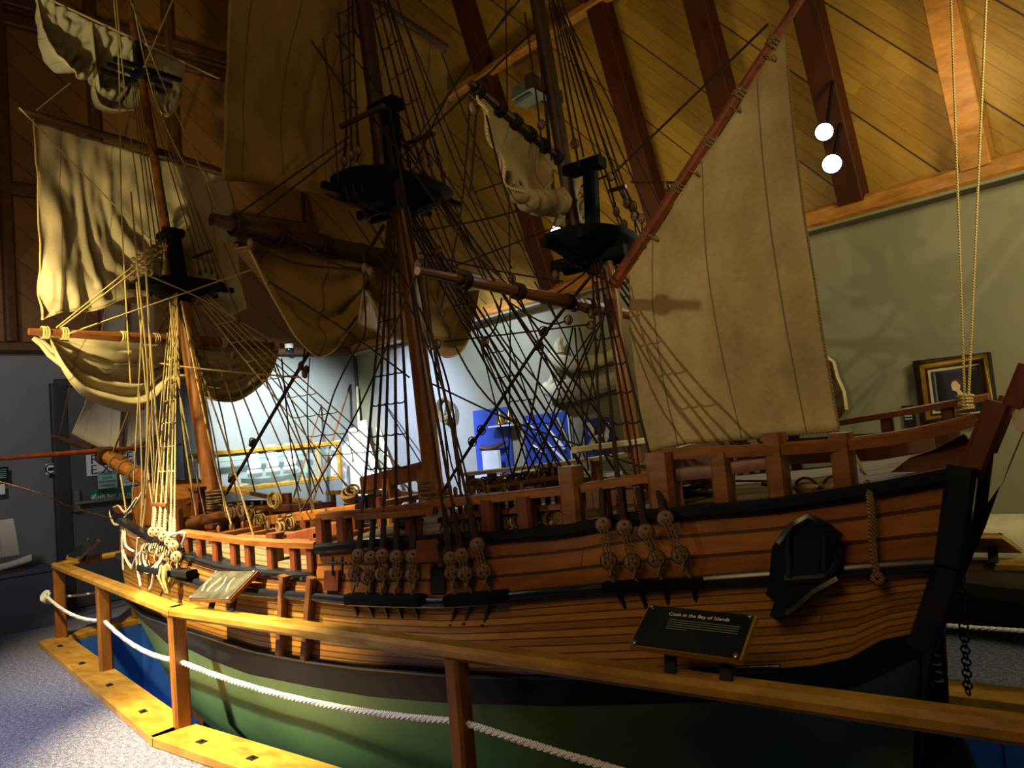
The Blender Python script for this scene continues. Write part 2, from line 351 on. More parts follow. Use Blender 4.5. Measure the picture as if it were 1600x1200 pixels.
m = MB(); m.beam(R(.02, 0, .05), R(.02, 8, .05), .03, .1); struct('baseboard_left', m, M['jamb'])
# fire door in the left wall
def WLz(px, py, z, off=0.0):
    p = WL(px, py, off); p.z = z; return p
hd0 = (WL(88, 700)-CORNER).dot(HD); hd1 = hd0-1.22
m = MB()
for h0 in (hd0-.03, hd1+.03): m.beam(R(.03, h0, 0), R(.03, h0, 2.12), .14, .07)
m.beam(R(.03, hd0, 2.12), R(.03, hd1, 2.12), .07, .08)
d1 = struct('door_1', m, M['jamb'])
a, b = hd0-.08, hd1+.08
m = MB(); m.beam(R(.02, a, 1.05), R(.02, b, 1.05), .04, 2.08, bev=.02); leaf = m.build('door_leaf', M['door'], d1)
m = MB(); m.beam(R(.09, a-.03, .98), R(.09, b+.03, .98), .03, .035); bar = m.build('push_bar', M['steel'], leaf)
for q in (a-.05, b+.05): m = MB(); m.beam(R(.06, q, .9), R(.06, q, 1.1), .06, .05); m.build('bar_bracket', M['steel'], leaf)
m = MB(); p = WL(99, 817, .03); m.lathe(p, SD, [(0, .018), (.012, .018), (.016, .006)], 10); m.build('door_knob', M['brass'], d1)
def plate(quad, th, out):     # quad of four points (tl,tr,br,bl), thickness towards out
    m = MB(); return m.quadbox([p for p in quad], [p+out*th for p in quad])
def wl_sign(name, x0, y0, x1, y1, mat, label, cat, off=.05, th=.004, group=None):
    a = WL(x0, y0, off); b = WL(x1, y1, off); zt, zb = a.z, b.z
    ha = (a-CORNER).dot(HD); hb = (b-CORNER).dot(HD)
    o = tag(plate([R(off, ha, zt), R(off, hb, zt), R(off, hb, zb), R(off, ha, zb)], th, SD).build(name, mat), label, cat, group)
    return o, R(off+th+.001, (ha+hb)/2, (zt+zb)/2), abs(ha-hb), zt-zb
o, c, w, h = wl_sign('fire_exit_sign', 134, 711, 214, 737, M['paper'], 'white fire exit sign in bold black capitals on the grey door', 'sign')
for wd, zz in (('FIRE', .24), ('EXIT', -.24)):
    for k, ch in enumerate(wd): text('letter', ch, c+Z3*h*zz+HD*w*(.36-.24*k), -HD, Z3, .125, M['ink'], o)
o, c, w, h = wl_sign('notice_sheet', 152, 737, 184, 770, M['teal'], 'pale teal printed notice taped under the fire exit sign', 'notice')
for k in range(5): text('lettering', ('THIS', 'DOOR', 'IS ALARMED', 'emergency', 'exit only')[k], c+Z3*(h*.36-k*h*.16), -HD, Z3, .03, M['ink'], o)
o, c, w, h = wl_sign('notice_sheet', 188, 742, 216, 757, M['paper'], 'small white notice sheet beside the teal notice on the door', 'notice')
m = MB()
for k in range(3): q = c+Z3*(h*.25-k*h*.22); m.beam(q+HD*w*.35, q-HD*w*.3, .002, .004)
m.build('text_lines', M['ink'], o)
o, c, w, h = wl_sign('push_bar_sign', 139, 766, 212, 782, M['greens'], 'green push bar to open sign above the steel bar', 'sign')
text('lettering', 'Push bar to open', c-HD*w*.08, -HD, Z3, .062, M['white'], o)
m = MB(); q = c+HD*w*.42+SD*.001; m.tube([q+HD*.02+Z3*.005, q-Z3*.022, q-HD*.025+Z3*.035], .007, 4); m.build('tick_mark', M['white'], o)
o, c, w, h = wl_sign('no_camera_sign', 71, 725, 88, 740, M['paper'], 'small white no photography sign on the wall left of the door', 'sign')
m = MB(); m.torus(c, SD, .042, .006, 20, 4); m.build('prohibition_ring', M['ink'], o)
m = MB(); m.beam(c+HD*.025-Z3*.003, c-HD*.025-Z3*.003, .003, .03); m.beam(c+Z3*.015, c+Z3*.02, .003, .018); m.build('camera_symbol', M['ink'], o)
o, c, w, h = wl_sign('wall_caption', -14, 731, 14, 751, M['slate'], 'black caption plate with grey text at the left edge of the wall', 'sign')
m = MB()
for k in range(5): q = c+Z3*(h*.3-k*h*.14); m.beam(q+HD*w*.38, q-HD*w*.36, .002, .006)
m.build('text_lines', M['teal'], o)
o, c, w, h = wl_sign('paper_tag', -6, 757, 8, 772, M['paper'], 'crumpled white paper tag below the black caption plate', 'tag', .06)
# plinth with a small sailing boat model at the left edge
pb = WL(66, 960); hp = (pb-CORNER).dot(HD)-.02
m = MB(); c0 = R(.31, hp+.62, .23); m.box(c0, SD*.31, HD*.62, Z3*.23)
t = thing('display_plinth', R(.31, hp+.62, 0), 'low blue grey display plinth against the left wall', 'plinth'); m.build('body', M['plinth'], t)
m = MB(); m.box(R(.31, hp+.62, .465), SD*.32, HD*.63, Z3*.008); m.build('top_board', M['plinth'], t)
bp = R(.4, hp+.5, .475); t = thing('boat_model', bp, 'small white hulled model boat with a square sail on the blue plinth', 'model boat')
m = MB(); rows = []
for i in range(13):
    u = i/12*2-1; wv = .06*(1-abs(u)**2.2); sh = .05*u*u; rows.append([bp+HD*(-u*.36)+SD*(wv*math.sin(q))+Z3*(.055-.04*math.cos(q)+sh+(.0 if abs(q) < 1.4 else .02)) for q in [(-1.57+3.14*j/8) for j in range(9)]])
m.grid(rows); m.build('hull', M['white'], t)
m = MB(); m.tube([bp+Z3*.03, bp+Z3*.48], [.006, .004], 6); mast = m.build('mast', M['spar'], t)
m = MB(); rows = [[bp+SD*(.02+.02*math.sin(PI*i/6))+HD*(-.27+.5*j/6)*(1-.12*i/6)+Z3*(.14+.31*i/6) for j in range(7)] for i in range(7)]
m.grid(rows, [[(j/6, i/6) for j in range(7)] for i in range(7)]); m.build('sail', M['canvasw'], t)
m = MB(); m.box(bp+Z3*.008, SD*.04, HD*.3, Z3*.008)
for q in (-.15, .15): m.box(bp+HD*q+Z3*.02, SD*.03, HD*.01, Z3*.02)
m.build('stand', M['dbeam'], t)
m = MB(); m.torus(R(.05, hp+.0, .62), HD, .05, .012, 14, 6)
# ------------------------------------------------------------------ exhibits in the far corner
# glazed case with timber frame on the left wall
hA = (WL(272, 715)-CORNER).dot(HD)-.12; hB = .62; z0, z1 = .93, WL(440, 700).z
t = thing('display_case', R(.3, (hA+hB)/2, 0), 'glazed display case with a yellow timber frame on the far left wall', 'display case')
m = MB(); m.box(R(.3, (hA+hB)/2, z0/2), SD*.28, HD*(hA-hB)/2, Z3*z0/2); m.build('base_cabinet', M['wall_l'], t)
for s_ in (.05, .55):
    for h_ in (hA, hB): m = MB(); m.beam(R(s_, h_, z0), R(s_, h_, z1), .05, .05); m.build('frame_post', M['ywood'], t)
for s_ in (.05, .55):
    for z_ in (z0+.02, z1): m = MB(); m.beam(R(s_, hA, z_), R(s_, hB, z_), .05, .05); m.build('frame_rail', M['ywood'], t)
for h_ in (hA, hB):
    for z_ in (z0+.02, z1): m = MB(); m.beam(R(.05, h_, z_), R(.55, h_, z_), .045, .045); m.build('frame_rail', M['ywood'], t)
m = MB(); m.box(R(.55, (hA+hB)/2, (z0+z1)/2), SD*.004, HD*(hA-hB)/2, Z3*(z1-z0)/2); m.build('glass_pane', M['glass'], t)
m = MB(); m.beam(R(.12, hA-.15, z1-.07), R(.12, hB+.15, z1-.07), .03, .05); m.beam(R(.12, hB+.2, z1-.07), R(.12, hB+.2, z0+.1), .03, .05)
m.build('light_bar', M['fixture'], t)
bp = R(.3, (hA+hB)/2-.05, z0+.03); t = thing('ship_model', bp, 'white sailed three masted ship model inside the glass case', 'model ship')
m = MB(); rows = []
for i in range(13):
    u = i/12*2-1; wv = .06*(1-abs(u)**3); rows.append([bp+HD*(u*.34)+SD*(wv*math.sin(q))+Z3*(.06-.05*math.cos(q)+.03*u*u) for q in [(-1.57+3.14*j/8) for j in range(9)]])
m.grid(rows); m.build('hull', M['dwood'], t)
for j in (-1, 0, 1):
    p = bp+HD*j*.2; m = MB(); m.tube([p+Z3*.05, p+Z3*.42], [.006, .003], 5); ma = m.build('mast', M['spar'], t)
    for q in range(4):
        m = MB(); w = .085-.012*q; z = .09+q*.085
        m.grid([[p+SD*(.02+.02*math.sin(PI*a/4))+HD*(w*(2*b/4-1)*.95)+Z3*(z+.075*a/4) for b in range(5)] for a in range(5)], [[(b/4, a/4) for b in range(5)] for a in range(5)]); m.build('sail', M['white'], t)
m = MB(); m.box(bp, SD*.05, HD*.3, Z3*.006); m.build('stand', M['spar'], t)
# tall pale shapes in the corner
def slab(name, pts, th, mat, label, cat, group=None, wall=WR, off=.1):
    P = [wall(x, y, off) for x, y in pts]; zc = [p.z for p in P]
    m = MB(); m.prism(P, (-WLD if wall is WR else -WRD)*th); return tag(m.build(name, mat), label, cat, group)
def lean(name, p, q, r, mat, label, cat, o1=.45, o2=.06, wall=WL, flat_=False, tip=None, group=None):
    a = wall(*p, o1); b = wall(*q, o2); a.z = max(a.z, .015) if p[1] < 800 else .015
    if a.z > .02:  # run down to the floor along its own line
        k = (.02-b.z)/(a.z-b.z); a = b+(a-b)*k
    t = thing(name, a, label, cat, group)
    m = MB()
    if flat_: m.beam(a, b, r*3, r*1.2)
    else: m.tube([a, a.lerp(b, .5), b], [r, r*.95, r*.75], 8)
    m.build('shaft', mat, t)
    if tip:
        d = (b-a).normalized(); m = MB(); m.lathe(b-d*.02, d, tip, 8, .5); m.build('head', M['iron'] if mat is not M['bonew'] else mat, t)
    return t
lean('whaling_spear', (498, 755), (544, 612), .014, M['spar'], 'long brown spear with dark iron head leaning by the white bones', 'spear', .75, .06, tip=[(0, .012), (.05, .016), (.2, .01), (.42, .003)])
lean('whaling_lance', (470, 740), (500, 640), .011, M['spar'], 'shorter lance leaning left of the long brown spear', 'lance', .8, .06, tip=[(0, .014), (.1, .012), (.16, .003)])
lean('pole', (566, 760), (558, 604), .02, M['bone'], 'tall pale pole standing in the room corner', 'pole', .12, .05, WR)
lean('plank', (650, 800), (590, 668), .018, M['bone'], 'pale narrow plank leaning against the lavender wall', 'plank', .4, .03, WR, True)
lean('harpoon', (668, 740), (600, 630), .009, M['iron'], 'thin dark harpoon leaning beside the pale plank', 'harpoon', .3, .03, WR)
def bone(name, spine, r, mat, label, cat, wall=WL, off=.25, flat=.55, group=None):
    P = [wall(x, y, off) for x, y in spine]; m = MB(); n = 14
    pts = [along(P, i/(n-1)) for i in range(n)]; m.tube(pts, [r*tab([0, .2, .5, .8, 1], q, i/(n-1)) for q in [(.5, 1.1, .8, 1.0, .35)] for i in range(n)], 9)
    return tag(m.build(name, mat), label, cat, group)
slab('whale_bone', [(517, 765), (518, 690), (527, 688), (534, 700), (540, 690), (546, 712), (546, 768)], .06, M['bonew'], 'broad flat white whale bone with notched top in the corner', 'bone', None, WL, .2)
slab('whale_bone', [(540, 770), (541, 728), (553, 722), (560, 735), (558, 775)], .08, M['bonew'], 'stubby white vertebra shaped bone at the foot of the corner', 'bone', None, WL, .35)
slab('whale_bone', [(566, 775), (549, 672), (556, 668), (574, 720), (588, 770)], .05, M['bonew'], 'long white rib bone leaning right of the notched bone', 'bone', None, WR, .2)
slab('whale_bone', [(580, 770), (563, 660), (572, 656), (577, 690), (602, 770)], .04, M['bonew'], 'slender white jaw bone leaning rightmost of the corner bones', 'bone', None, WR, .12)
# right wall exhibits
t = thing('rope_coil', WR(697, 665, .03), 'grey rope coil hung on the lavender wall right of the mast', 'rope coil')
m = MB(); c = WR(697, 638, .05)
for k in range(6): m.torus(c+Z3*random.uniform(-.015, .015)+SD*random.uniform(-.01, .01)+HD*k*.008, HD, .085+.006*k, .012, 20, 5, 1, 1.0)
m.build('coil_turns', M['ropem'], t)
m = MB(); m.torus(c-Z3*.13+HD*.03, HD, .035, .012, 14, 5); m.build('rope_tail', M['ropem'], t)
def wr_board(name, x0, y0, x1, y1, mat, label, cat, off=.01, th=.02):
    a = WR(x0, y0, 0); b = WR(x1, y1, 0); sa, sb = (a-CORNER).dot(SD), (b-CORNER).dot(SD)
    o = tag(plate([R(sa, off, a.z), R(sb, off, a.z), R(sb, off, b.z), R(sa, off, b.z)], th, HD).build(name, mat), label, cat); return o, sa, sb, a.z, b.z
wr_board('display_board', 742, 642, 806, 742, M['navyp'], 'blue display board with brass instruments behind the main mast', 'display board')
o, sa, sb, za, zb = wr_board('display_board', 820, 650, 897, 724, M['navyp'], 'blue display board carrying white harpoons and a saw blade', 'display board')
wr_board('display_board', 914, 655, 962, 712, M['navyp'], 'small blue display board behind the curved tusks', 'display board')
m = MB(); a = WR(887, 645, .045); b = WR(890, 730, .045); m.beam(a, Vector((a.x, a.y, b.z)), .012, .012); m.build('edge_strip', M['white'], o)
for i, (p, q, r_) in enumerate((((822, 657), (884, 722), .010), ((846, 656), (882, 702), .013), ((828, 692), (852, 708), .012))):
    a = WR(*p, .05); b = WR(*q, .05); m = MB(); m.tube([a, a.lerp(b, .45), a.lerp(b, .9), b], [r_*.4, r_*.8, r_*1.3, r_*.9], 8)
    tag(m.build('bone_harpoon', M['bonew']), ('longest thin white bone harpoon on the blue board', 'thick white bone harpoon with broad end on the blue board', 'short white bone point low on the blue board')[i], 'harpoon')
m = MB(); a = WR(871, 653, .05); b = WR(886, 690, .05); d = (b-a).normalized(); x = d.cross(HD)
m.prism([a-x*.012, a+x*.012, b+x*.02, b-x*.02], HD*.012); tag(m.build('sawfish_blade', M['bone']), 'tan toothed saw blade at the right of the blue board', 'blade')
for i, (sp, r_) in enumerate((([(917, 662), (924, 668), (924, 682)], .028), ([(924, 700), (927, 688), (934, 681)], .028), ([(936, 694), (939, 684), (944, 679)], .022), ([(946, 690), (947, 678), (951, 668), (948, 660)], .024))):
    bone('whale_tooth', sp, r_, M['bonew'], ('upper left curved white tusk on the small board', 'large curved white tusk lowest of the four', 'small white tusk between two bigger ones', 'rightmost upright white tusk by the mizzen mast')[i], 'tusk', WR, .09)
for i, x in enumerate((782, 797)):
    c = WR(x, 662+i*-3, .09); m = MB(); m.lathe(c, Z3, [(0, .05), (.02, .042), (.08, .03), (.1, .012), (.115, .008)], 12)
    tag(m.build('brass_bell', M['brass']), ('left small brass bell on the blue board shelf', 'right small brass bell on the blue board shelf')[i], 'bell')
m = MB(); a = WR(770, 667, .07); b = WR(806, 660, .07); m.beam(a, Vector((b.x, b.y, a.z)), .12, .015); tag(m.build('shelf', M['white']), 'narrow white shelf under the brass bells', 'shelf')
m = MB(); P = [WR(x, y, .08) for x, y in ((752, 700), (765, 702), (778, 697), (790, 690))]; m.tube(P, [.03, .032, .022, .012], 8); tag(m.build('flintlock', M['dbeam']), 'dark long handled tool mounted below the brass bells', 'tool')
o, sa, sb, za, zb = wr_board('open_book', 771, 703, 799, 737, M['paper'], 'large white open log book standing before the blue board', 'book', .12, .03)
m = MB(); a = WR(742, 742, .03); b = WR(965, 700, .03)
sA, sB = (a-CORNER).dot(SD), (b-CORNER).dot(SD)
t = thing('display_ledge', R((sA+sB)/2, .12, 0), 'long white display ledge under the blue boards', 'ledge')
m = MB(); m.box(R((sA+sB)/2, .1, zb-.03), SD*(sB-sA)/2, HD*.1, Z3*.015); m.build('ledge_top', M['white'], t)
m = MB(); m.box(R((sA+sB)/2, .06, (zb-.045)/2), SD*(sB-sA)/2*.98, HD*.06, Z3*(zb-.045)/2); m.build('ledge_front', M['wall_r'], t)
m = MB(); c = WR(960, 720, .1)
# pale carved jaw pieces high on the right wall
t = thing('whale_jaw', WR(905, 615, .03), 'pale weathered whale jaw bones mounted high on the lavender wall', 'whale bone')
def bn(name, spine, rs, off=.09):
    P = [WR(x, y, off) for x, y in spine]; n = 18; m = MB(); pts = [along(P, i/(n-1)) for i in range(n)]
    m.tube(pts, [tab([k/(len(rs)-1) for k in range(len(rs))], rs, i/(n-1))*(1+.18*noise.noise(pts[i]*9)) for i in range(n)], 10); return m.build(name, M['bone'], t)
bn('upper_jaw', [(863, 552), (876, 565), (900, 571), (935, 565), (972, 548)], [.05, .075, .06, .055, .04])
bn('lower_jaw', [(852, 606), (868, 612), (895, 610), (930, 604), (975, 590)], [.06, .1, .09, .085, .06])
bn('jaw_tooth', [(874, 552), (872, 538), (876, 527)], [.05, .04, .02]); bn('jaw_joint', [(866, 568), (865, 590), (860, 604)], [.045, .03, .05])
# framed portrait and captions on the right wall
a = WR(1434, 566); sa = (a-CORNER).dot(SD); b = WR(1547, 556); sb = (b-CORNER).dot(SD); zt = a.z; zb = WR(1446, 662).z
t = thing('framed_portrait', R((sa+sb)/2, .03, zb), 'gilt framed portrait of a pale faced man in dark clothing', 'painting')
W, H_ = sb-sa, zt-zb
def frame_ring(x0, x1, z0_, z1_, wd, h0, h1):
    m = MB()
    for A, B, Cc, D in (((x0, z0_), (x1, z0_), (x1-wd, z0_+wd), (x0+wd, z0_+wd)), ((x1, z0_), (x1, z1_), (x1-wd, z1_-wd), (x1-wd, z0_+wd)), ((x1, z1_), (x0, z1_), (x0+wd, z1_-wd), (x1-wd, z1_-wd)), ((x0, z1_), (x0, z0_), (x0+wd, z0_+wd), (x0+wd, z1_-wd))):
        q = [R(x, h0, z) for x, z in (A, B, Cc, D)]; r_ = [R(A[0], h1, A[1]), R(B[0], h1, B[1]), R(Cc[0], h1-.012, Cc[1]), R(D[0], h1-.012, D[1])]; m.quadbox(q, r_)
    return m
fr = frame_ring(sa, sb, zb, zt, .042, .005, .05).build('gilt_frame', M['gold'], t)
frame_ring(sa-.008, sb+.008, zb-.008, zt+.008, .012, .005, .056).build('outer_moulding', M['coat'], fr)
frame_ring(sa+.042, sb-.042, zb+.042, zt-.042, .024, .004, .03).build('cream_slip', M['cream'], fr)
m = MB(); m.box(R((sa+sb)/2, .012, (zb+zt)/2), SD*(W/2-.05), HD*.006, Z3*(H_/2-.05)); cv = m.build('canvas', M['navy'], t)
def fg(name, pts, mat, h): m = MB(); m.prism([R(sa+W*x, h, zb+H_*y) for x, y in pts], HD*.002); return m.build(name, mat, cv)
fg('dark_ground', [(.24, .2), (.82, .2), (.82, .78), (.24, .78)], M['coat'], .018)
fg('grey_edge', [(.22, .2), (.245, .2), (.245, .8), (.22, .8)], M['fixture'], .019)
fg('painted_face', [(.46, .5), (.52, .47), (.57, .52), (.58, .6), (.54, .66), (.48, .65), (.45, .58)], M['skin'], .021)
fg('painted_cravat', [(.51, .5), (.56, .5), (.6, .44), (.56, .36), (.54, .34), (.53, .42)], M['cream'], .0215)
fg('painted_hair', [(.44, .58), (.48, .66), (.55, .68), (.6, .62), (.6, .54), (.57, .58), (.53, .645), (.48, .635)], M['dbeam'], .023)
m = MB(); a = WR(1411, 634); b = WR(1432, 667); s1, s2 = (a-CORNER).dot(SD), (b-CORNER).dot(SD)
o = tag(plate([R(s1, .01, a.z), R(s2, .01, a.z), R(s2, .01, b.z), R(s1, .01, b.z)], .01, HD).build('wall_caption', M['slate']), 'small black caption plate beside the framed portrait', 'sign')
m = MB()
for k in range(3): q = R((s1+s2)/2, .022, lerp(a.z, b.z, .35+.13*k)); m.beam(q-SD*(s2-s1)*.35, q+SD*(s2-s1)*.35, .002, .006)
m.build('text_lines', M['teal'], o)
# carved shield behind the spanker
P = [WR(x, y, .05) for x, y in ((1288, 556), (1302, 566), (1308, 590), (1318, 612), (1322, 640), (1312, 655), (1290, 660), (1284, 600))]
t = thing('carved_shield', WR(1300, 658, .05), 'dark carved shield with cream rim half hidden by the mizzen sail', 'carving')
m = MB(); m.prism(P, HD*.03); m.build('shield_body', M['dbeam'], t); m = MB(); m.tube(P[:5], .014, 6); m.build('rim', M['cream'], t)
# long pale exhibit lying along the right wall behind the stern
a = WR(1470, 845, .3); b = WR(1700, 850, .3); s1 = (a-CORNER).dot(SD); t = thing('canoe_hull', R(s1+1.2, .35, 0), 'long pale round sided canoe hull lying along the right wall', 'canoe')
rows = []; n = 24
for i in range(n+1):
    u = i/n; s = s1-.6+3.6*u; w = .24*max(.05, math.sin(PI*min(1, max(0, u)))**.45); rows.append([R(s, .32+w*math.cos(q), .48+.2*math.sin(q)*(w/.24)**.5) for q in [2*PI*j/16 for j in range(17)]])
m = MB(); m.grid(rows); m.build('shell', M['bone'], t)
for q in (-.1, 2.3): m = MB(); m.beam(R(s1+q, .1, .12), R(s1+q, .55, .12), .06, .24); m.build('support_block', M['dbeam'], t)
# camera dome and light fittings
p = WL(452, 547, .1); m = MB(); c = Vector(p); t = thing('camera_dome', c, 'small black security camera dome under the left wall beam', 'camera')
m = MB(); m.lathe(c+Z3*.02, Z3, [(0, .05), (.05, .05)], 14); m.build('mount', M['white'], t); m = MB(); m.ell(c, .045, .045, .05, nu=14, nv=10); m.build('dome', M['slate'], t)
def lamp(name, c, aim, label, r=.05, L=.16, stem=None, power=20, col=(1, .93, .82), size=70, blend=.6, lens=60):
    t = thing(name, c, label, 'spotlight'); d = (Vector(aim)-c).normalized(); m = MB()
    m.lathe(c-d*L, d, [(0, r*.55), (.02, r*.75), (L*.6, r*.8), (L, r), (L+.012, r), (L+.012, r*.86), (L-.01, r*.84)], 16); m.build('housing', M['iron'], t)
    m = MB(); m.lathe(c-d*.008, d, [(0, r*.83), (.004, r*.83)], 16); m.build('lens', emit('lens_%s_%d' % (name, len(bpy.data.materials)), '#fff8ee', lens), t)
    if stem is not None: m = MB(); m.tube([c-d*L*.6, stem], .012, 6); m.build('stem', M['iron'], t)
    return t
# =================================================================== SHIP
TT = [0, .02, .06, .12, .2, .35, .55, .75, .9, 1]
HB = dict(l1=[.02, .15, .31, .46, .585, .69, .72, .67, .57, .46], wale=[.02, .155, .32, .475, .60, .71, .74, .69, .59, .48],
          l3=[.02, .12, .28, .44, .59, .71, .745, .71, .60, .46], l4=[.02, .09, .24, .40, .565, .70, .74, .69, .5, .36],
          bil=[.015, .05, .16, .30, .47, .64, .69, .55, .22, .04], low=[.015, .03, .08, .18, .32, .47, .5, .3, .06, .03], keel=[.025]*10)
AB = dict(l1=-5.42, wale=-5.41, l3=-5.40, l4=-5.38, bil=-5.2, low=-5.0, keel=-4.7)
AS = dict(l1=-.19, wale=-.245, l3=-.335, l4=-.35, bil=-.45, low=-.5, keel=-.52)
YC = dict(
 l1=([185, 230, 285, 350, 420, 495.5, 496.5, 640, 750, 880, 1000, 1200, 1360, 1515], [812, 838, 866, 886, 895, 900, 857, 845, 840, 830, 806, 790, 766, 737]),
 wale=([190, 245, 300, 330, 400, 500, 560, 700, 800, 900, 1000, 1200, 1330, 1465], [868, 890, 906, 915, 924, 932, 938, 941, 932, 922, 914, 900, 890, 880]),
 l3=([195, 228, 300, 400, 480, 560, 720, 860, 1000, 1240, 1320, 1345, 1400, 1445], [935, 960, 984, 1016, 1030, 1040, 1053, 1056, 1053, 1043, 1034, 1008, 994, 986]),
 l4=([195, 228, 264, 294, 330, 390, 490, 580, 700, 880, 1240, 1330, 1400, 1450], [943, 976, 1008, 1014, 1032, 1054, 1074, 1089, 1099, 1104, 1094, 1078, 1045, 1020]))
def hb(l, t): return stab(TT, HB[l], t)
def aof(l, t): return lerp(AB[l], AS[l], t)
def tof(l, a): return min(1, max(0, (a-AB[l])/(AS[l]-AB[l])))
_zc = {}
def zline(l, t):
    key = (l, round(t, 6))
    if key not in _zc:
        a, n = aof(l, t), C-hb(l, t); lo, hi = -.6, 2.2
        for _ in range(30):
            z = (lo+hi)/2; px, py = PX(Vector((a, n, z)))
            if py < tab(YC[l][0], YC[l][1], px): hi = z
            else: lo = z
        _zc[key] = (lo+hi)/2
    return _zc[key]
T_STEP = next(t/4000 for t in range(4000) if PX(Vector((aof('l1', t/4000), C-hb('l1', t/4000), .82)))[0] > 496)
for e in (-.004, .004): pass
def z1(t):  # planksheer height, stepped up at the waist
    return zline('l1', t)
TS = sorted([0, .004, .01, .018, .028, .04, .055, .07]+[.09+.91*i/52 for i in range(53)]+[T_STEP-.0015, T_STEP+.0025])
LV = ['l1', 'wale', 'l3', 'l4', 'bil', 'low', 'keel']
def zlev(l, t):
    if l == 'l1': return z1(t)
    if l in ('wale', 'l3', 'l4'): return zline(l, t)
    return {'bil': -.02, 'low': -.3, 'keel': -.45}[l]+(.0 if t < .9 else {'bil': .18, 'low': .1, 'keel': 0}[l]*(t-.9)/.1)
def hpoint(l0, l1, k, t, side):
    a = lerp(aof(l0, t), aof(l1, t), k); b = lerp(hb(l0, t), hb(l1, t), k)
    z = lerp(zlev(l0, t), zlev(l1, t), k); return Vector((a, C+side*b, z))
ship = thing('sailing_ship', (-2.9, C, -.5), 'large wooden three masted sailing ship replica with green bottom and furled sails behind the handrail', 'ship')
def strip(name, l0, l1, nsub, mat, t0=0, t1=1, u=True):
    m = MB()
    for side in (-1, 1):
        rows = []; uvs = []
        for i in range(nsub+1):
            k = i/nsub; ts = [t for t in TS if t0-1e-9 <= t <= t1+1e-9]
            rows.append([hpoint(l0, l1, k, t, side) for t in ts]); uvs.append([(t*5.4, lerp(zlev(l0, .5), zlev(l1, .5), k)*1.9+5) for t in ts])
        m.grid(rows, uvs)
    return m.build(name, mat, ship, True, 50)
o = strip('upper_planking', 'l1', 'wale', 5, M['hull']); o['label'] = 'varnished upper hull planking'
o = strip('lower_planking', 'wale', 'l3', 5, M['bow']); o['label'] = 'varnished lower hull planking'
o = strip('black_band', 'l3', 'l4', 2, flat('black_band_paint', '#0d0e12', .45, .3, 6, spec=.3)); o['label'] = 'black painted waterline band'
m = MB()
for side in (-1, 1):
    rows = []
    seq = [('l4', 'bil', k/4) for k in range(4)]+[('bil', 'low', k/3) for k in range(3)]+[('low', 'keel', k/2) for k in range(3)]
    for l0, l1, k in seq: rows.append([hpoint(l0, l1, k, t, side) for t in TS])
    m.grid(rows)
o = m.build('green_bottom', M['green'], ship, True, 60); o['label'] = 'matt green underwater hull'
# keel, stem, sternpost, cradle
m = MB(); m.beam(Vector((-4.75, C, -.47)), Vector((-.5, C, -.47)), .06, .08); m.build('keel', M['black_dull'], ship)
m = MB(); P = [Vector((aof(l, 0)-.015, C, zlev(l, 0))) for l in LV]; P[0].z += .05
for i in range(len(P)-1): m.beam(P[i], P[i+1]+(P[i+1]-P[i])*.04, .07, .07, Vector((1, 0, 0)))
m.build('stem_post', M['mast'], ship)
m = MB()
for x in (-4.3, -2.9, -1.4):
    m.abox(x-.06, x+.06, C-.3, C+.3, -.55, -.5)
    for s_ in (-1, 1): m.beam(Vector((x, C+s_*.28, -.52)), Vector((x, C+s_*.12, -.36)), .08, .06)
m.build('cradle', M['dbeam'], ship)
def side_pt(px, py, l='l1', off=0.0, far=False):      # a pixel on the near or far ship side, off metres outboard
    n = C-.6
    for _ in range(12):
        p = PN(px, py, n); b = hb(l, tof(l, p.x)); n = (C-b-off) if not far else (C+b+off)
    return PN(px, py, n)
# wales and planksheer
def rail_line(name, l, off, w, h, dz, mat, t0, t1, sides=(-1, 1), lab=None):
    m = MB(); 
    for side in sides:
        ts = [t for t in TS if t0 <= t <= t1]; prof = [(-w, -h), (w*.6, -h), (w, -h*.4), (w, h*.4), (w*.6, h), (-w, h)]; rows = []
        for t in ts:
            a = aof(l, t); b = hb(l, t)+off; z = zlev(l, t)+dz; rows.append([Vector((a, C+side*(b+x), z+y)) for x, y in prof+prof[:1]])
        m.grid(rows); k = len(prof)
        for e in (rows[0], rows[-1]): m.add(e[:k], [tuple(range(k))])
    o = m.build(name, mat, ship, True, 40)
    if lab: o['label'] = lab
    return o
rail_line('wale', 'wale', .01, .022, .019, 0, M['black'], .01, 1.0)
rail_line('planksheer', 'l1', .0, .03, .021, 0, M['black'], T_STEP+.002, 1.0, lab='black capping along the deck edge')
rail_line('forward_planksheer', 'l1', .0, .028, .017, 0, M['black'], .03, T_STEP-.001, lab='black capping below the forward balusters')
rail_line('band_moulding', 'l3', .006, .012, .012, 0, M['black'], .01, .93)
m = MB()
for side in (-1, 1):
    rows = [[Vector((aof('l1', t), C+side*(hb('l1', t)+.012), z1(t)+.02)), Vector((aof('l1', t)-.03, C+side*(hb('l1', t)*.8+.01), z1(t)+.05))] for t in TS if t < .05]; m.grid(rows)
m.build('bow_cap', M['mast'], ship)
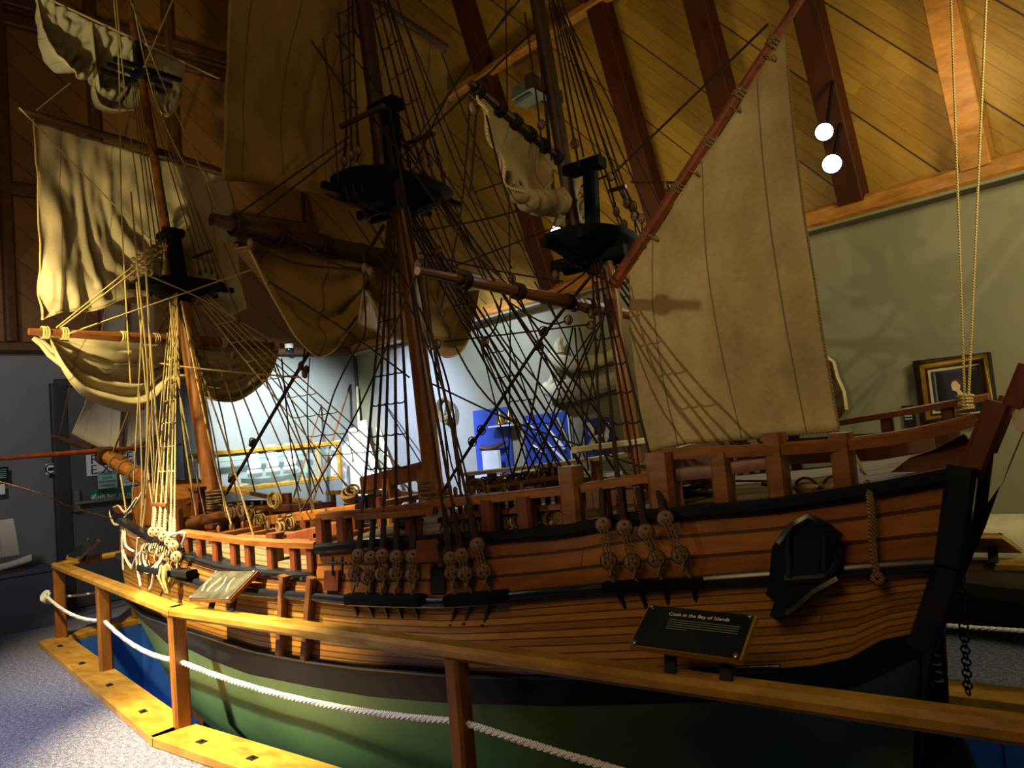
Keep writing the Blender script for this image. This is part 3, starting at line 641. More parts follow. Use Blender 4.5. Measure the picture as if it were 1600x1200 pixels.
# deck
def dz0(t): return min(z1(t)-.012, .79) if t < T_STEP else z1(t)-.012
def deck(name, t0, t1, cam):
    ts = [t for t in TS if t0 <= t <= t1]; rows = []; uvs = []
    for j in range(13):
        v = j/6-1; rows.append([Vector((aof('l1', t), C+v*hb('l1', t)*.985, dz0(t)+cam*(1-v*v))) for t in ts]); uvs.append([(aof('l1', t)*1.0, v*hb('l1', t)) for t in ts])
    m = MB(); m.grid(rows, uvs); return m.build(name, M['deck'], ship)
deck('foredeck', 0, T_STEP-.001, .03); deck('waist_deck', T_STEP+.002, 1, .06)
def dz(a, y=C):
    t = tof('l1', a); b = hb('l1', t); v = (y-C)/max(b, .05); return dz0(t)+(.03 if t < T_STEP else .06)*(1-min(1, v*v))
m = MB(); t = T_STEP+.0025; b = hb('l1', t); a = aof('l1', t); m.quadbox([Vector((a-.02, C-b, zlev('wale', t)-.02)), Vector((a-.02, C+b, zlev('wale', t)-.02)), Vector((a-.02, C+b, z1(t)+.01)), Vector((a-.02, C-b, z1(t)+.01))], [Vector((a, C-b, zlev('wale', t)-.02)), Vector((a, C+b, zlev('wale', t)-.02)), Vector((a, C+b, z1(t)+.01)), Vector((a, C-b, z1(t)+.01))]); m.build('waist_bulkhead', M['dwood'], ship)
# stern: transom, quarter timbers, rudder
tr = []
for l in ('l1', 'wale', 'l3'): tr.append((aof(l, 1), hb(l, 1), zlev(l, 1)))
m = MB(); rows = [[Vector((a+.012, C+b*(j/4-1), z)) for j in range(9)] for a, b, z in tr]; m.grid(rows)
rows2 = [[Vector((tr[2][0]+.012, C+tr[2][1]*(j/4-1), tr[2][2])) for j in range(9)], [Vector((-.42, C+.12*(j/4-1), .18)) for j in range(9)], [Vector((-.5, C+.03*(j/4-1), -.44)) for j in range(9)]]; m.grid(rows2)
m.build('transom', M['black_dull'], ship)
for s_ in (-1, 1):
    m = MB(); A = [Vector((a+.01, C+s_*(b+.012), z)) for a, b, z in tr]; A[0].z += .02
    m.beam(A[0], A[1], .07, .09, Vector((0, 1, 0))); m.beam(A[1], A[2]-Vector((0, 0, .03)), .07, .09, Vector((0, 1, 0))); m.build('quarter_timber', M['black'], ship)
ptop = PN(1583, 574, C-.44); pbot = PN(1516, 740, C-.44)
for s_ in (-1, 1):
    q = ptop.copy(); q.y = C+s_*.44; r = pbot.copy(); r.y = C+s_*.44
    m = MB(); m.beam(r, r.lerp(q, .68), .06, .085, Vector((0, 1, 0))); m.beam(r.lerp(q, .62)+Vector((.035, 0, 0)), q+Vector((.035, 0, .0)), .05, .05, Vector((0, 1, 0))); m.build('taffrail_post', M['dwood'], ship)
m = MB(); q = ptop.lerp(pbot, .25); pts = [Vector((q.x+.05+.05*math.sin(PI*j/8), C-.46+.92*j/8, q.z+.05*math.sin(PI*j/8)-.07)) for j in range(9)]
for j in range(8): m.beam(pts[j], pts[j+1], .07, .06)
m.build('taffrail', M['bone'], ship)
m = MB()
for k in range(6):
    f = k/6; rows = []
m.grid([[Vector((lerp(ptop.x, pbot.x, f)+.06, C-.43+.86*j/8, lerp(ptop.z, pbot.z, f)-.05)) for j in range(9)] for f in (.3, .6, 1.0)]); m.build('stern_panel', M['dwood'], ship)
m = MB(); m.prism([Vector((tr[2][0]+.06, C-.5, tr[2][2]+.02)), Vector((tr[2][0]+.1, C-.5, tr[2][2]+.16)), Vector((tr[1][0]+.1, C-.5, tr[1][2]+.1)), Vector((tr[1][0]+.03, C-.5, tr[1][2]))], Vector((0, 1, 0))); m.build('stern_gallery', M['dbeam'], ship)
m = MB(); P = [Vector((-.46, C, .62)), Vector((-.32, C, .62)), Vector((-.34, C, .3)), Vector((-.26, C, 0)), Vector((-.3, C, -.42)), Vector((-.5, C, -.44))]; m.prism([p-Vector((0, .025, 0)) for p in P], Vector((0, .05, 0))); rud = m.build('rudder', M['black_dull'], ship)
m = MB()
for k in range(5):
    p = PN(1440+k*3, 1018+k*11, C-.12); m.torus(p, Vector((1, .4*(k % 2), .2)), .02, .005, 8, 4)
for k in range(4):
    p = PN(1462-k*2, 1062-k*13, C-.12); m.torus(p, Vector((.2, .4*(k % 2), 1)), .02, .005, 8, 4)
m.build('rudder_chain', M['iron'], rud)
# quarter badge
bd = [(1213, 905), (1217, 850), (1232, 826), (1243, 815), (1258, 804), (1280, 806), (1296, 818), (1314, 836), (1316, 880), (1304, 912), (1286, 916), (1268, 930), (1250, 948), (1232, 962), (1214, 952), (1222, 930), (1208, 920)]
def sidepoly(name, pts, l, off, th, mat, parent=None):
    P = [side_pt(x, y, l, off) for x, y in pts]; m = MB(); m.prism(P, Vector((0, -th, 0))); return m.build(name, mat, parent or ship)
qb = sidepoly('quarter_badge', bd, 'wale', -.03, .075, M['black'])
qb['label'] = 'black carved stern quarter badge'
sidepoly('badge_window', [(1240, 838), (1285, 840), (1284, 897), (1240, 900)], 'wale', .03, .022, M['slate'], qb)
for pts in ([(1218, 850), (1238, 822), (1262, 808), (1292, 822), (1314, 840)], [(1306, 842), (1310, 882), (1286, 902), (1226, 906)], [(1310, 905), (1272, 926), (1248, 948), (1230, 960)], [(1233, 836), (1235, 903)], [(1290, 836), (1290, 898)]):
    m = MB(); m.tube([side_pt(x, y, 'wale', .045) for x, y in pts], .013, 6); m.build('badge_moulding', M['black'], qb)
# gun port, hinged lid, vertical fenders
gp = sidepoly('gun_port', [(678, 886), (700, 886), (700, 925), (678, 925)], 'wale', -.012, .02, M['hole'])
P = [side_pt(x, y, 'wale', o_) for x, y, o_ in ((655, 882, .1), (690, 880, .1), (686, 845, .01), (655, 848, .01))]
m = MB(); m.prism(P, Vector((0, -.015, .01))); m.build('port_lid', M['dwood'], gp)
hd = sidepoly('loading_port', [(514, 890), (536, 890), (535, 921), (513, 921)], 'wale', -.012, .025, M['dwood'])
for x in (520, 535):
    m = MB(); a, b = side_pt(x, 870, 'wale', .012), side_pt(x, 899, 'wale', .018); m.beam(a, b, .008, .008); a, b = side_pt(x-7, 879, 'wale', .015), side_pt(x+6, 880, 'wale', .015); m.beam(a, b, .008, .008); m.build('iron_hinge', M['iron'], hd)
for (xa, ya), (xb, yb) in (((444, 899), (438, 1022)), ((487, 902), (477, 1030))):
    m = MB(); pts = [side_pt(lerp(xa, xb, f), lerp(ya, yb, f), 'wale' if f < .6 else 'l3', .02) for f in (0, .25, .5, .75, 1)]
    for q in range(4): m.beam(pts[q], pts[q+1], .04, .035, Vector((0, 1, 0)))
    m.build('fender', M['spar'], ship)
m = MB()
for x, y in ((436, 901), (472, 904)): m.lathe(side_pt(x, y, 'l1', .03), Vector((0, -1, 0)), [(0, .009), (.006, .009)], 8)
m.build('drain_hole', M['hole'], ship)
# ------------------------------------------------------------------ rails and stanchions
def post(px, py, drop, w, d, mat, far=False, name='stanchion', off=0.0):
    p = side_pt(px, py, 'l1', off, far); t = tof('l1', p.x); zb = z1(t)-.02
    m = MB(); m.beam(Vector((p.x, p.y, zb)), p, w, d, Vector((1, 0, 0))); return m.build(name, mat, ship)
def rail(name, pts, w, h, mat, off=0.0, far=False, round_=False):
    P = [side_pt(x, y, 'l1', off, far) for x, y in pts]; n = 22; Q = [along(P, i/(n-1)) for i in range(n)]
    m = MB()
    if round_: m.tube(Q, w/2, 8)
    else:
        prof = [(-w/2, -h/2), (w/2, -h/2), (w/2, h/2*.6), (w/2*.7, h/2), (-w/2*.7, h/2), (-w/2, h/2*.6)]; rows = []
        for i, q in enumerate(Q):
            d = Q[min(i+1, n-1)]-Q[max(i-1, 0)]; x = d.cross(Z3).normalized(); rows.append([q+x*a+Z3*b for a, b in prof+prof[:1]])
        m.grid(rows); m.add(rows[0][:6], [tuple(range(6))]); m.add(rows[-1][:6], [tuple(range(6))])
    return m.build(name, mat, ship)
rail('forward_rail', [(287, 832), (330, 838), (392, 846), (440, 849), (497, 851)], .05, .03, M['rail'], -.02)
for x, y in ((293, 834), (313, 836), (338, 840), (366, 844), (389, 847), (424, 850), (460, 851), (486, 852)): post(x, y, 0, .035, .045, M['dwood'], name='baluster', off=-.02)
rail('waist_rail', [(500, 806), (560, 802), (600, 798), (680, 788), (740, 781), (880, 766)], .05, .03, M['rail'], -.03)
rail('shroud_batten', [(560, 807), (620, 804), (680, 797)], .03, .024, M['rail'], .005)
for x, y in ((504, 808), (537, 806), (645, 796), (764, 780), (821, 775)): post(x, y, 0, .055, .06, M['dwood'], off=-.03)
post(891, 728, 0, .07, .075, M['rail'], off=-.025); post(1034, 706, 0, .095, .09, M['rail'], off=-.03)
rail('waist_rail', [(904, 763), (960, 754), (1020, 745)], .05, .03, M['rail'], -.03)
for x, y in ((945, 758), (968, 755), (996, 751)): post(x, y, 0, .03, .03, M['dwood'], off=-.03)
rail('quarterdeck_rail', [(1036, 709), (1120, 706), (1210, 702), (1320, 694), (1400, 684), (1460, 672), (1524, 656)], .06, .035, M['rail'], -.03)
rail('lower_quarterdeck_rail', [(1040, 743), (1120, 735), (1210, 720)], .035, .04, M['dwood'], -.03)
for x, y in ((1126, 706), (1209, 676), (1313, 676)): post(x, y, 0, .06, .06, M['rail'], off=-.03)
# far side rails
rail('far_forward_rail', [(512, 770), (560, 768), (610, 769), (655, 772)], .045, .028, M['ywood'], 0, True)
for x in (520, 548, 580, 612, 645): post(x, 770, 0, .03, .035, M['dwood'], True, 'baluster')
rail('far_forward_rail', [(280, 770), (350, 762), (420, 776), (500, 786)], .045, .03, M['ywood'], 0, True)
rail('far_waist_rail', [(728, 741), (800, 733), (860, 726), (922, 718), (985, 709)], .05, .025, M['bone'], 0, True)
for x, y in ((734, 741), (768, 737), (850, 728), (930, 718)): post(x, y, 0, .05, .05, M['dwood'], True)
rail('far_quarterdeck_rail', [(1020, 712), (1100, 693), (1200, 683), (1313, 660), (1400, 646), (1512, 626), (1545, 620)], .05, .028, M['rail'], -.02, True)
for x, y in ((1110, 692), (1240, 676), (1385, 649), (1480, 632)): post(x, y, 0, .05, .045, M['dwood'], True)
rail('far_bulwark_plank', [(1040, 722), (1200, 708), (1330, 700), (1440, 694), (1500, 688)], .03, .11, M['dwood'], -.02, True)
m = MB(); P = [PN(x, y, C-.38) for x, y in ((1392, 738), (1420, 716), (1460, 702), (1506, 678), (1516, 690), (1512, 726), (1490, 736))]; m.prism(P, Vector((0, .035, 0))); m.build('quarter_knee', M['dwood'], ship)
m = MB(); p = PN(1440, 700, C+.1); m.beam(Vector((p.x, p.y, dz(p.x))), p+Z3*.05, .06, .08); m.build('stern_bitt', M['dbeam'], ship)
# ------------------------------------------------------------------ deck fittings
def bolster(name, a0, a1, y0, y1, z0_, h, th, mat):
    m = MB()
    for (xa, ya, xb, yb) in ((a0, y0, a1, y0), (a1, y0, a1, y1), (a1, y1, a0, y1), (a0, y1, a0, y0)): m.beam(Vector((xa, ya, z0_+h/2)), Vector((xb, yb, z0_+h/2)), th, h)
    return m.build(name, mat, ship)
def coam(name, A, B, depth, h, mat, well):
    a, b = PN(*A), PN(*B); z = (a.z+b.z)/2; o = bolster(name, a.x, b.x, min(a.y, b.y), min(a.y, b.y)+depth, z-h, h, .03, mat)
    m = MB(); m.abox(a.x+.02, b.x-.02, a.y+.02, a.y+depth-.02, z-h, z-h+.02); m.build('hatch_well', M['hole'], o); return o
coam('hatch_coaming', (372, 834, 2.42), (428, 838, 2.42), .5, .1, M['mast'], 0)
coam('hatch_coaming', (446, 846, 2.36), (486, 838, 2.36), .5, .12, M['dwood'], 0)
coam('hatch_coaming', (352, 812, 2.75), (420, 812, 2.75), .4, .12, M['dwood'], 0)
for A, B, w_, h_ in (((455, 842, 2.42), (545, 822, 2.42), .05, .07), ((400, 816, 2.7), (560, 796, 2.75), .05, .06), ((345, 800, 2.9), (520, 790, 3.0), .05, .05)):
    m = MB(); a, b = PN(*A), PN(*B); m.beam(a, b, w_, h_); sk = m.build('skid_beam', M['mast'] if h_ == .06 else M['dwood'], ship)
    for f in (.05, .5, .95): p = a.lerp(b, f); m = MB(); m.beam(Vector((p.x, p.y, dz(p.x, p.y))), p, .05, .05); m.build('skid_leg', M['dwood'], sk)
h3 = bolster('hatch_coaming', -2.05, -1.62, C-.3, C+.3, dz(-1.8)-.04, .07, .03, M['dwood'])
m = MB()
for k in range(7): m.abox(-2.04+k*.06, -2.0+k*.06, C-.29, C+.29, dz(-1.8)+.0, dz(-1.8)+.025)
for k in range(8): m.abox(-2.05, -1.62, C-.28+k*.075, C-.25+k*.075, dz(-1.8)+.0, dz(-1.8)+.02)
m.build('hatch_grating', M['deck'], h3)
# companion, windlass, bowsprit heel house and bitts
def bit(px, pyt, n, h, w=.05, mat='dwood'):
    p = PN(px, pyt, n); m = MB(); m.beam(p-Z3*h, p, w, w); m.beam(p-Z3*.01, p+Z3*.012, w*1.25, w*1.25); return m.build('bitt', M[mat], ship)
bit(309, 764, C-.18, .26, .075); bit(430, 836, C-.5, .2, .06); bit(332, 822, C-.25, .15, .06); bit(349, 800, C+.1, .18, .05)
m = MB(); c = PN(276, 778, C); m.prism([c+Vector((-.22, -.2, -.16)), c+Vector((.2, -.2, -.16)), c+Vector((.2, -.2, .0)), c+Vector((-.05, -.2, .12)), c+Vector((-.22, -.2, .1))], Vector((0, .4, 0))); m.build('bow_house', M['mast'], ship)
m = MB(); c = PN(372, 806, C); m.lathe(c-Vector((0, .38, 0)), Vector((0, 1, 0)), [(0, .03), (.02, .045), (.36, .05), (.38, .075), (.4, .05), (.74, .045), (.76, .03)], 10); wl = m.build('windlass', M['spar'], ship)
for y in (-.4, .38): m = MB(); m.beam(c+Vector((0, y, -.16)), c+Vector((0, y, .1)), .04, .07); m.build('windlass_post', M['dwood'], wl)
def fife(name, px, py, n, width, mat, h=.13, pins=7, axis=Vector((0, 1, 0))):
    p = PN(px, py, n); t = MB(); a, b = p-axis*width/2, p+axis*width/2; t.beam(a, b, .05, .03); o = t.build(name, mat, ship)
    for e in (a, b): m = MB(); q = e*1; m.beam(q-Z3*h, q+Z3*.03, .04, .04); m.build('rail_post', M['dwood'], o)
    for k in range(pins):
        q = a.lerp(b, (k+.5)/pins); m = MB(); m.lathe(q-Z3*.045, Z3, [(0, .006), (.05, .007), (.06, .010), (.09, .011), (.1, .005)], 6); m.build('belaying_pin', M['spar'], o)
    return o
fife('fore_fife_rail', 380, 800, C+.05, .5, M['rail']); fife('fore_fife_rail', 398, 826, C-.1, .55, M['rail'])
fife('main_fife_rail', 650, 776, C+.02, .5, M['rail'], .14, 6); fife('main_fife_rail', 750, 776, C-.02, .5, M['rail'], .14, 6, Vector((.95, .3, 0)).normalized())
fife('mizzen_fife_rail', 940, 768, C, .36, M['rail'], .12, 5); 
m = MB(); a, b = PN(570, 757, C+.1), PN(668, 733, C+.1); m.beam(a-(b-a)*.02, b, .05, .09); ga = m.build('gallows_beam', M['dwood'], ship)
for q in (.4, .95): p = a.lerp(b, q); m = MB(); m.beam(Vector((p.x, p.y, dz(p.x, p.y)-.01)), p, .08, .06); m.build('gallows_post', M['mast'], ga)
# pinrail along the far waist and near waist with belaying pins and hanging coils
pr = rail('pin_rail', [(690, 812), (760, 800), (880, 790)], .05, .022, M['rail'], -.09)
Pp = [side_pt(x, y, 'l1', -.09) for x, y in ((690, 812), (760, 800), (880, 790))]
for k in range(14):
    q = along(Pp, (k+.5)/14); m = MB(); m.lathe(q-Z3*.05, Z3, [(0, .006), (.05, .007), (.06, .011), (.095, .011), (.105, .005)], 6); m.build('belaying_pin', M['spar'], pr)
pf = rail('far_pin_rail', [(740, 763), (820, 753), (900, 742)], .05, .022, M['rail'], -.06, True)
Pf = [side_pt(x, y, 'l1', -.06, True) for x, y in ((740, 763), (820, 753), (900, 742))]
for k in range(12):
    q = along(Pf, (k+.5)/12); m = MB(); m.lathe(q-Z3*.05, Z3, [(0, .006), (.05, .007), (.06, .011), (.095, .011), (.105, .005)], 6); m.build('belaying_pin', M['spar'], pf)
# companionway by the mizzen
a, b = PN(908, 768, 2.42), PN(1014, 756, 2.42); z_ = (a.z+b.z)/2
m = MB(); m.abox(a.x, b.x, 2.42, 2.75, dz(a.x)-.05, z_); sk = m.build('skylight_box', M['mast'], ship)
for k in range(5): x = lerp(a.x, b.x, (k+.5)/5); m = MB(); m.abox(x-.03, x+.03, 2.405, 2.42, dz(a.x)-.02, z_-.015); m.build('panel_board', M['spar'], sk)
m = MB(); m.abox(a.x-.02, b.x+.02, 2.4, 2.77, z_, z_+.015); m.build('box_lid', M['dwood'], sk)
m = MB(); q = PN(960, 693, C-.06); m.beam(q+Vector((-.1, -.16, -.01)), q+Vector((.1, .1, 0)), .06, .025); m.build('mizzen_cleat_rail', M['bone'], ship)
# ------------------------------------------------------------------ masts
def axis_pt(pts): return [PN(x, y, C) for x, y in pts]
def mast(name, pts, rs, mat, off=Vector((0, 0, 0)), parent=None, foot=True):
    P = [p+off for p in axis_pt(pts)]
    if foot: P[0] = Vector((P[0].x+(P[0].x-P[-1].x)*.02, P[0].y, dz(P[0].x)-.03))
    m = MB(); n = 10; Q = [along(P, i/(n-1)) for i in range(n)]; m.tube(Q, [tab([i/(len(rs)-1) for i in range(len(rs))], rs, i/(n-1)) for i in range(n)], 14); return m.build(name, mat, parent or ship), P
FM, FP = mast('fore_mast', [(338, 778), (306, 610), (284, 470)], [.055, .053, .05], M['mast'])
MM, MP = mast('main_mast', [(680, 775), (660, 600), (636, 400), (623, 300)], [.05, .049, .047, .045], M['mast'])
ZM, ZP = mast('mizzen_mast', [(1000, 742), (972, 590), (958, 455), (940, 388)], [.031, .031, .03, .03], M['mast'])
def tm(name, p0, p1, r0, r1, parent, mat, fwd): 
    a, b = PN(*p0, C), PN(*p1, C); a.x -= 0; e = b+(b-a)*.25; m = MB(); m.tube([a, a.lerp(e, .5), e], [r0, (r0+r1)/2, r1], 12); return m.build(name, mat, parent), a, e
FT, fta, fte = tm('fore_topmast', (272, 440), (199, -20), .034, .024, ship, M['spar'], 0)
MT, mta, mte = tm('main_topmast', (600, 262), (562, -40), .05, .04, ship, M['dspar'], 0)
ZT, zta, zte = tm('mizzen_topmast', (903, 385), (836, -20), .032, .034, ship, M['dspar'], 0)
def top(name, c, ra, rn, h, cap_c, cap_h, mast_o, lip=.02, capn=.09):
    """round top with lipped rim, trestle trees, mast cap and black masthead"""
    m = MB(); seg = 26; out = []
    for zz, k in ((-h, .5), (-h*.55, .72), (-h*.15, .97), (0, 1.0), (lip, 1.02), (lip, .97), (0.0, .93), (0.0, .1)):
        out.append([c+Vector((ra*k*(abs(math.cos(2*PI*j/seg))**.7)*(1 if math.cos(2*PI*j/seg) > 0 else -1), rn*k*math.sin(2*PI*j/seg), zz)) for j in range(seg+1)])
    m.grid(out); m.add([p for p in out[0][:-1]], [tuple(range(seg))]); m.add([p for p in out[-1][:-1]], [tuple(range(seg))]); t = m.build(name, M['black_dull'], ship)
    m = MB()
    for s_ in (-1, 1): m.beam(c+Vector((-ra*1.05, s_*.05, -h*.9)), c+Vector((ra*1.05, s_*.05, -h*.9)), .04, .05)
    for s_ in (-.5, .5): m.beam(c+Vector((s_*ra, -rn*1.08, -h*.25)), c+Vector((s_*ra, rn*1.08, -h*.25)), .035, .035)
    m.build('trestle_trees', M['black_dull'], t)
    m = MB(); d = cap_c-c; m.beam(c+Vector((0, 0, -h-.05)), cap_c, capn*.95, capn*.95, Vector((1, 0, 0))); m.build('masthead', M['black_dull'], t)
    m = MB(); m.beam(cap_c+Vector((-.12, 0, 0)), cap_c+Vector((.06, 0, 0)), capn*1.25, cap_h); m.build('mast_cap', M['black_dull'], t)
    return t
FTOP = top('fore_top', PN(285, 447, C), .2, .3, .07, PN(270, 366, C), .06, FM)
MTOP = top('main_top', PN(617, 298, C), .22, .36, .10, PN(609, 165, C), .06, MM, capn=.085)
ZTOP = top('mizzen_top', PN(925, 378, C), .17, .235, .09, PN(922, 258, C), .05, ZM, capn=.06)
# crosstrees on the fore topmast
c = PN(220, 124, C); m = MB(); out = []
for s_ in (-1, 1): m.beam(c+Vector((-.14, s_*.04, 0)), c+Vector((.16, s_*.04, 0)), .035, .045)
for s_ in (-.1, .0, .1): m.beam(c+Vector((s_, -.24, .03)), c+Vector((s_*1.3, .24, .03)), .03, .035)
m.beam(c-Z3*.03, c+Vector((-.01, 0, .28)), .07, .07, Vector((1, 0, 0))); m.build('crosstrees', M['black'], FT)
c = PN(856, 138, C); m = MB(); m.beam(c+Vector((-.02, -.12, 0)), c+Vector((-.02, .12, 0)), .05, .07); m.build('parrel', M['dspar'], ZT)
# woolding and mats
for P_, px, py in (('main', 672, 752), ('fore', 336, 768), ('mizzen', 1000, 725)):
    m = MB(); p = PN(px, py, C)
    for k in range(7): m.torus(p-Z3*(k*.018), Z3+Vector((random.uniform(-.1, .1), random.uniform(-.1, .1), 0)), .058 if P_ != 'mizzen' else .036, .009, 14, 5)
    m.build(P_+'_mast_collar', M['ropem'], ship)
# ------------------------------------------------------------------ spars
def spar(name, p0, p1, r0, rm, r1, mat, parent=None):
    m = MB(); n = 12; m.tube([p0.lerp(p1, i/(n-1)) for i in range(n)], [tab([0, .5, 1], [r0, rm, r1], i/(n-1)) for i in range(n)], 10); return m.build(name, mat, parent or ship)
aF, aFT, aM, aZ = -4.72, -5.04, -2.70, -1.53
FYa, FYb = PA(45, 518, aF), PA(442, 541, aF); FYz = (FYa.z+FYb.z)/2
fore_yard = spar('fore_yard', FYa, FYb, .02, .04, .022, M['spar'])
FTYa, FTYb = PA(26, 169, aFT), PA(352, 268, aFT); fore_topsail_yard = spar('fore_topsail_yard', FTYa, FTYb, .016, .03, .016, M['dspar'])
FGa, FGb = PA(50, -14, -5.24), PA(342, 123, -5.24); fore_topgallant_yard = spar('fore_topgallant_yard', FGa, FGb, .007, .010, .007, M['ropel'])
MYa = PA(331, 343, aM); MYb = Vector((aM, 3.74, MYa.z-.045)); main_yard = spar('main_yard', MYa, MYb, .028, .05, .028, M['dspar'])
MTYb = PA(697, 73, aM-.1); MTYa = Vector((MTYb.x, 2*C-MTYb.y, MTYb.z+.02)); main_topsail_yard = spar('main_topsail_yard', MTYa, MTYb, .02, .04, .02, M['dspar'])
CJa = PA(652, 423, aZ); CJb = Vector((aZ, 2*C-CJa.y, CJa.z-.03)); crossjack = spar('crossjack_yard', CJa, CJb, .014, .03, .014, M['spar'])
aZT = -1.59; ZYa = PA(735, 130, aZT); ZYm = PA(872, 248, aZT); ZYb = ZYm+(ZYm-ZYa)*.12; mizzen_topsail_yard = spar('mizzen_topsail_yard', ZYa, ZYb+(ZYb-ZYa)*.1, .014, .022, .016, M['dspar'])
GA0, GA1 = PN(958, 446, C-.05), PN(1258, -12, C-.05); gaff = spar('gaff', GA0, GA1, .026, .021, .015, M['red'])
BS0, BS1, BS2 = PN(300, 795, C), PN(166, 712, C), PN(83, 681, C)
bowsprit = spar('bowsprit', BS0, BS1, .06, .055, .05, M['mast']); jib_boom = spar('jib_boom', BS1.lerp(BS0, .25)+Z3*.06, BS2, .028, .026, .018, M['spar'])
for f in (.45, .62, .75, .86):
    m = MB(); p = BS0.lerp(BS1, f); d = (BS1-BS0).normalized()
    for k in range(3): m.torus(p+d*k*.013, d, .057, .007, 16, 5)
    m.build('gammoning', M['ropem'], bowsprit)
m = MB(); m.beam(BS1-(BS1-BS0).normalized()*.04, BS1+(BS1-BS0).normalized()*.03, .14, .13); m.build('bowsprit_cap', M['dspar'], bowsprit)
SYa, SYb = PA(-90, 724, -5.94), PA(283, 694, -5.94); spritsail_yard = spar('spritsail_yard', SYa, SYb, .012, .02, .012, M['red'])
for s_, (px, py, n) in ((-1, (184, 797, C-.12)), (1, (232, 770, C+.35))):
    p = PN(px, py, n); m = MB(); m.beam(p, p+Vector((.35, .12*-s_, -.02)), .055, .06); ct = m.build('cathead', M['dwood'], ship)
    if s_ < 0: m = MB(); m.torus(p+Vector((-.02, -.02, -.02)), Vector((0, 1, .2)), .04, .007, 12, 5); m.build('hook_ring', M['iron'], ct)
def bands(o, P0, P1, fr, r, mat='roped'):
    for f in fr:
        m = MB(); p = P0.lerp(P1, f); d = (P1-P0).normalized()
        for k in range(3): m.torus(p+d*k*.014, d, r, .007, 12, 5)
        m.build('lashing', M[mat], o)
bands(fore_yard, FYa, FYb, (.04, .1, .3, .42, .58, .7, .95), .033, 'ropel'); bands(main_yard, MYa, MYb, (.05, .16, .28, .4, .48, .56), .045); bands(crossjack, CJa, CJb, (.1, .25, .42, .5, .6), .027)
bands(gaff, GA0, GA1, (.18, .36, .52, .68, .84), .018, 'ropem'); bands(mizzen_topsail_yard, ZYa, ZYb, (.05, .25, .4, .55, .7, .85), .025)
# ------------------------------------------------------------------ sails
def sail(name, T, B, mat, dirv, fold, nu=40, nv=28, mid=None, edge=True, uvw=1.0, thick=.006, L=None, Rr=None, ropem='ropel', er=.005):
    """loft between a top and a bottom line of equal length; fold(u,v) pushes the cloth along dirv"""
    rows = []; uvs = []; k = len(T)-1
    def at(P, u):
        x = u*k; i = min(int(x), k-1); f = x-i; p0 = P[max(i-1, 0)]; p1, p2 = P[i], P[i+1]; p3 = P[min(i+2, k)]
        return (p1*2+(p2-p0)*f+(p0*2-p1*5+p2*4-p3)*f*f+(p1*3-p0-p2*3+p3)*f**3)*.5
    for i in range(nv+1):
        v = i/nv; row = []
        for j in range(nu+1):
            u = j/nu; p = at(T, u).lerp(at(B, u), v)
            if L: p += (along(L, v)-T[0].lerp(B[0], v))*(1-u)
            if Rr: p += (along(Rr, v)-T[-1].lerp(B[-1], v))*u
            row.append(p+dirv*fold(u, v))
        rows.append(row); uvs.append([(j/nu*uvw, v) for j in range(nu+1)])
    m = MB(); m.grid(rows, uvs); o = m.build(name, mat, ship, True, 180)
    sd = o.modifiers.new('cloth', 'SOLIDIFY'); sd.thickness = thick; sd.offset = 0
    if edge:
        for e in ([r[0] for r in rows], [r[-1] for r in rows], rows[-1]): m = MB(); m.tube(e, er, 5); m.build('bolt_rope', M[ropem], o)
    return o
def PAl(pts, a): return [PA(x, y, a) for x, y in pts]
FX = Vector((-1, 0, 0)); sn_ = math.sin
def nz(u, v, s, sd=0): return noise.noise(Vector((u*s, v*s, sd)))
def resample(P, n): return [along(P, i/(n-1)) for i in range(n)]
# fore topsail
def f_ft(u, v):
    w = sn_(PI*u)*(.25+.75*sn_(PI*v*.9))*.14
    cr = v**1.3*max(0, 1-u*1.35); ang = u*46-v*8+5.5*nz(u*1.6, v*.8, 2.2, 9)
    return w+cr*(.05*sn_(ang)*(.55+1.1*abs(nz(u, v, 4, 3)))+.026*sn_(ang*1.7+2+4*nz(u, v, 3, 5)))+.02*nz(u*2.2, v, 7)+.02*nz(u*3, v*.8, 9, 4)*v
o = sail('fore_topsail', resample(PAl([(52, 187), (352, 274)], aFT-.02), 8), PAl([(64, 500), (100, 487), (160, 481), (210, 462), (265, 462), (318, 474), (358, 492), (383, 482)], aF-.12), M['canvas'], FX, f_ft, 90, 48, L=[PA(52, 187, aFT-.02), PA(60, 300, -4.96), PA(67, 420, -4.89), PA(64, 500, aF-.12)], Rr=[PA(352, 274, aFT-.02), PA(364, 340, -4.97), PA(372, 410, -4.9), PA(383, 482, aF-.12)])
def f_brail(nf, amp, g=1.0, ph=0):
    return lambda u, v: sn_(PI*min(1, max(0, u)))**.5*(amp*1.6*sn_(PI*v)+amp*v*sn_(nf*2*PI*v+4*u+ph)*g+amp*.7*sn_(u*30+v*3)*v*(1-v)+amp*.5*nz(u, v, 9, ph))
o = sail('fore_course', resample(PAl([(78, 526), (436, 543)], aF-.05), 13), PAl([(80, 532), (96, 572), (128, 613), (168, 633), (210, 642), (240, 632), (262, 602), (292, 598), (328, 622), (366, 627), (396, 611), (420, 586), (434, 552)], aF-.02), M['canvas'], FX, f_brail(4, .055), 60, 40)
for pts in ([(82, 530), (130, 560), (190, 580), (250, 572)], [(80, 530), (140, 585), (200, 612), (252, 596)], [(300, 560), (350, 590), (400, 585), (432, 550)]):
    m = MB(); P = resample([p-Vector((0, .1, 0)) for p in PAl(pts, aF-.12)], 14); m.tube([p+Z3*.01*sn_(i*2.1) for i, p in enumerate(P)], [.012+.012*sn_(PI*i/13) for i in range(14)], 7); m.build('furled_fold', M['canvas'], ship)
aG = -5.24
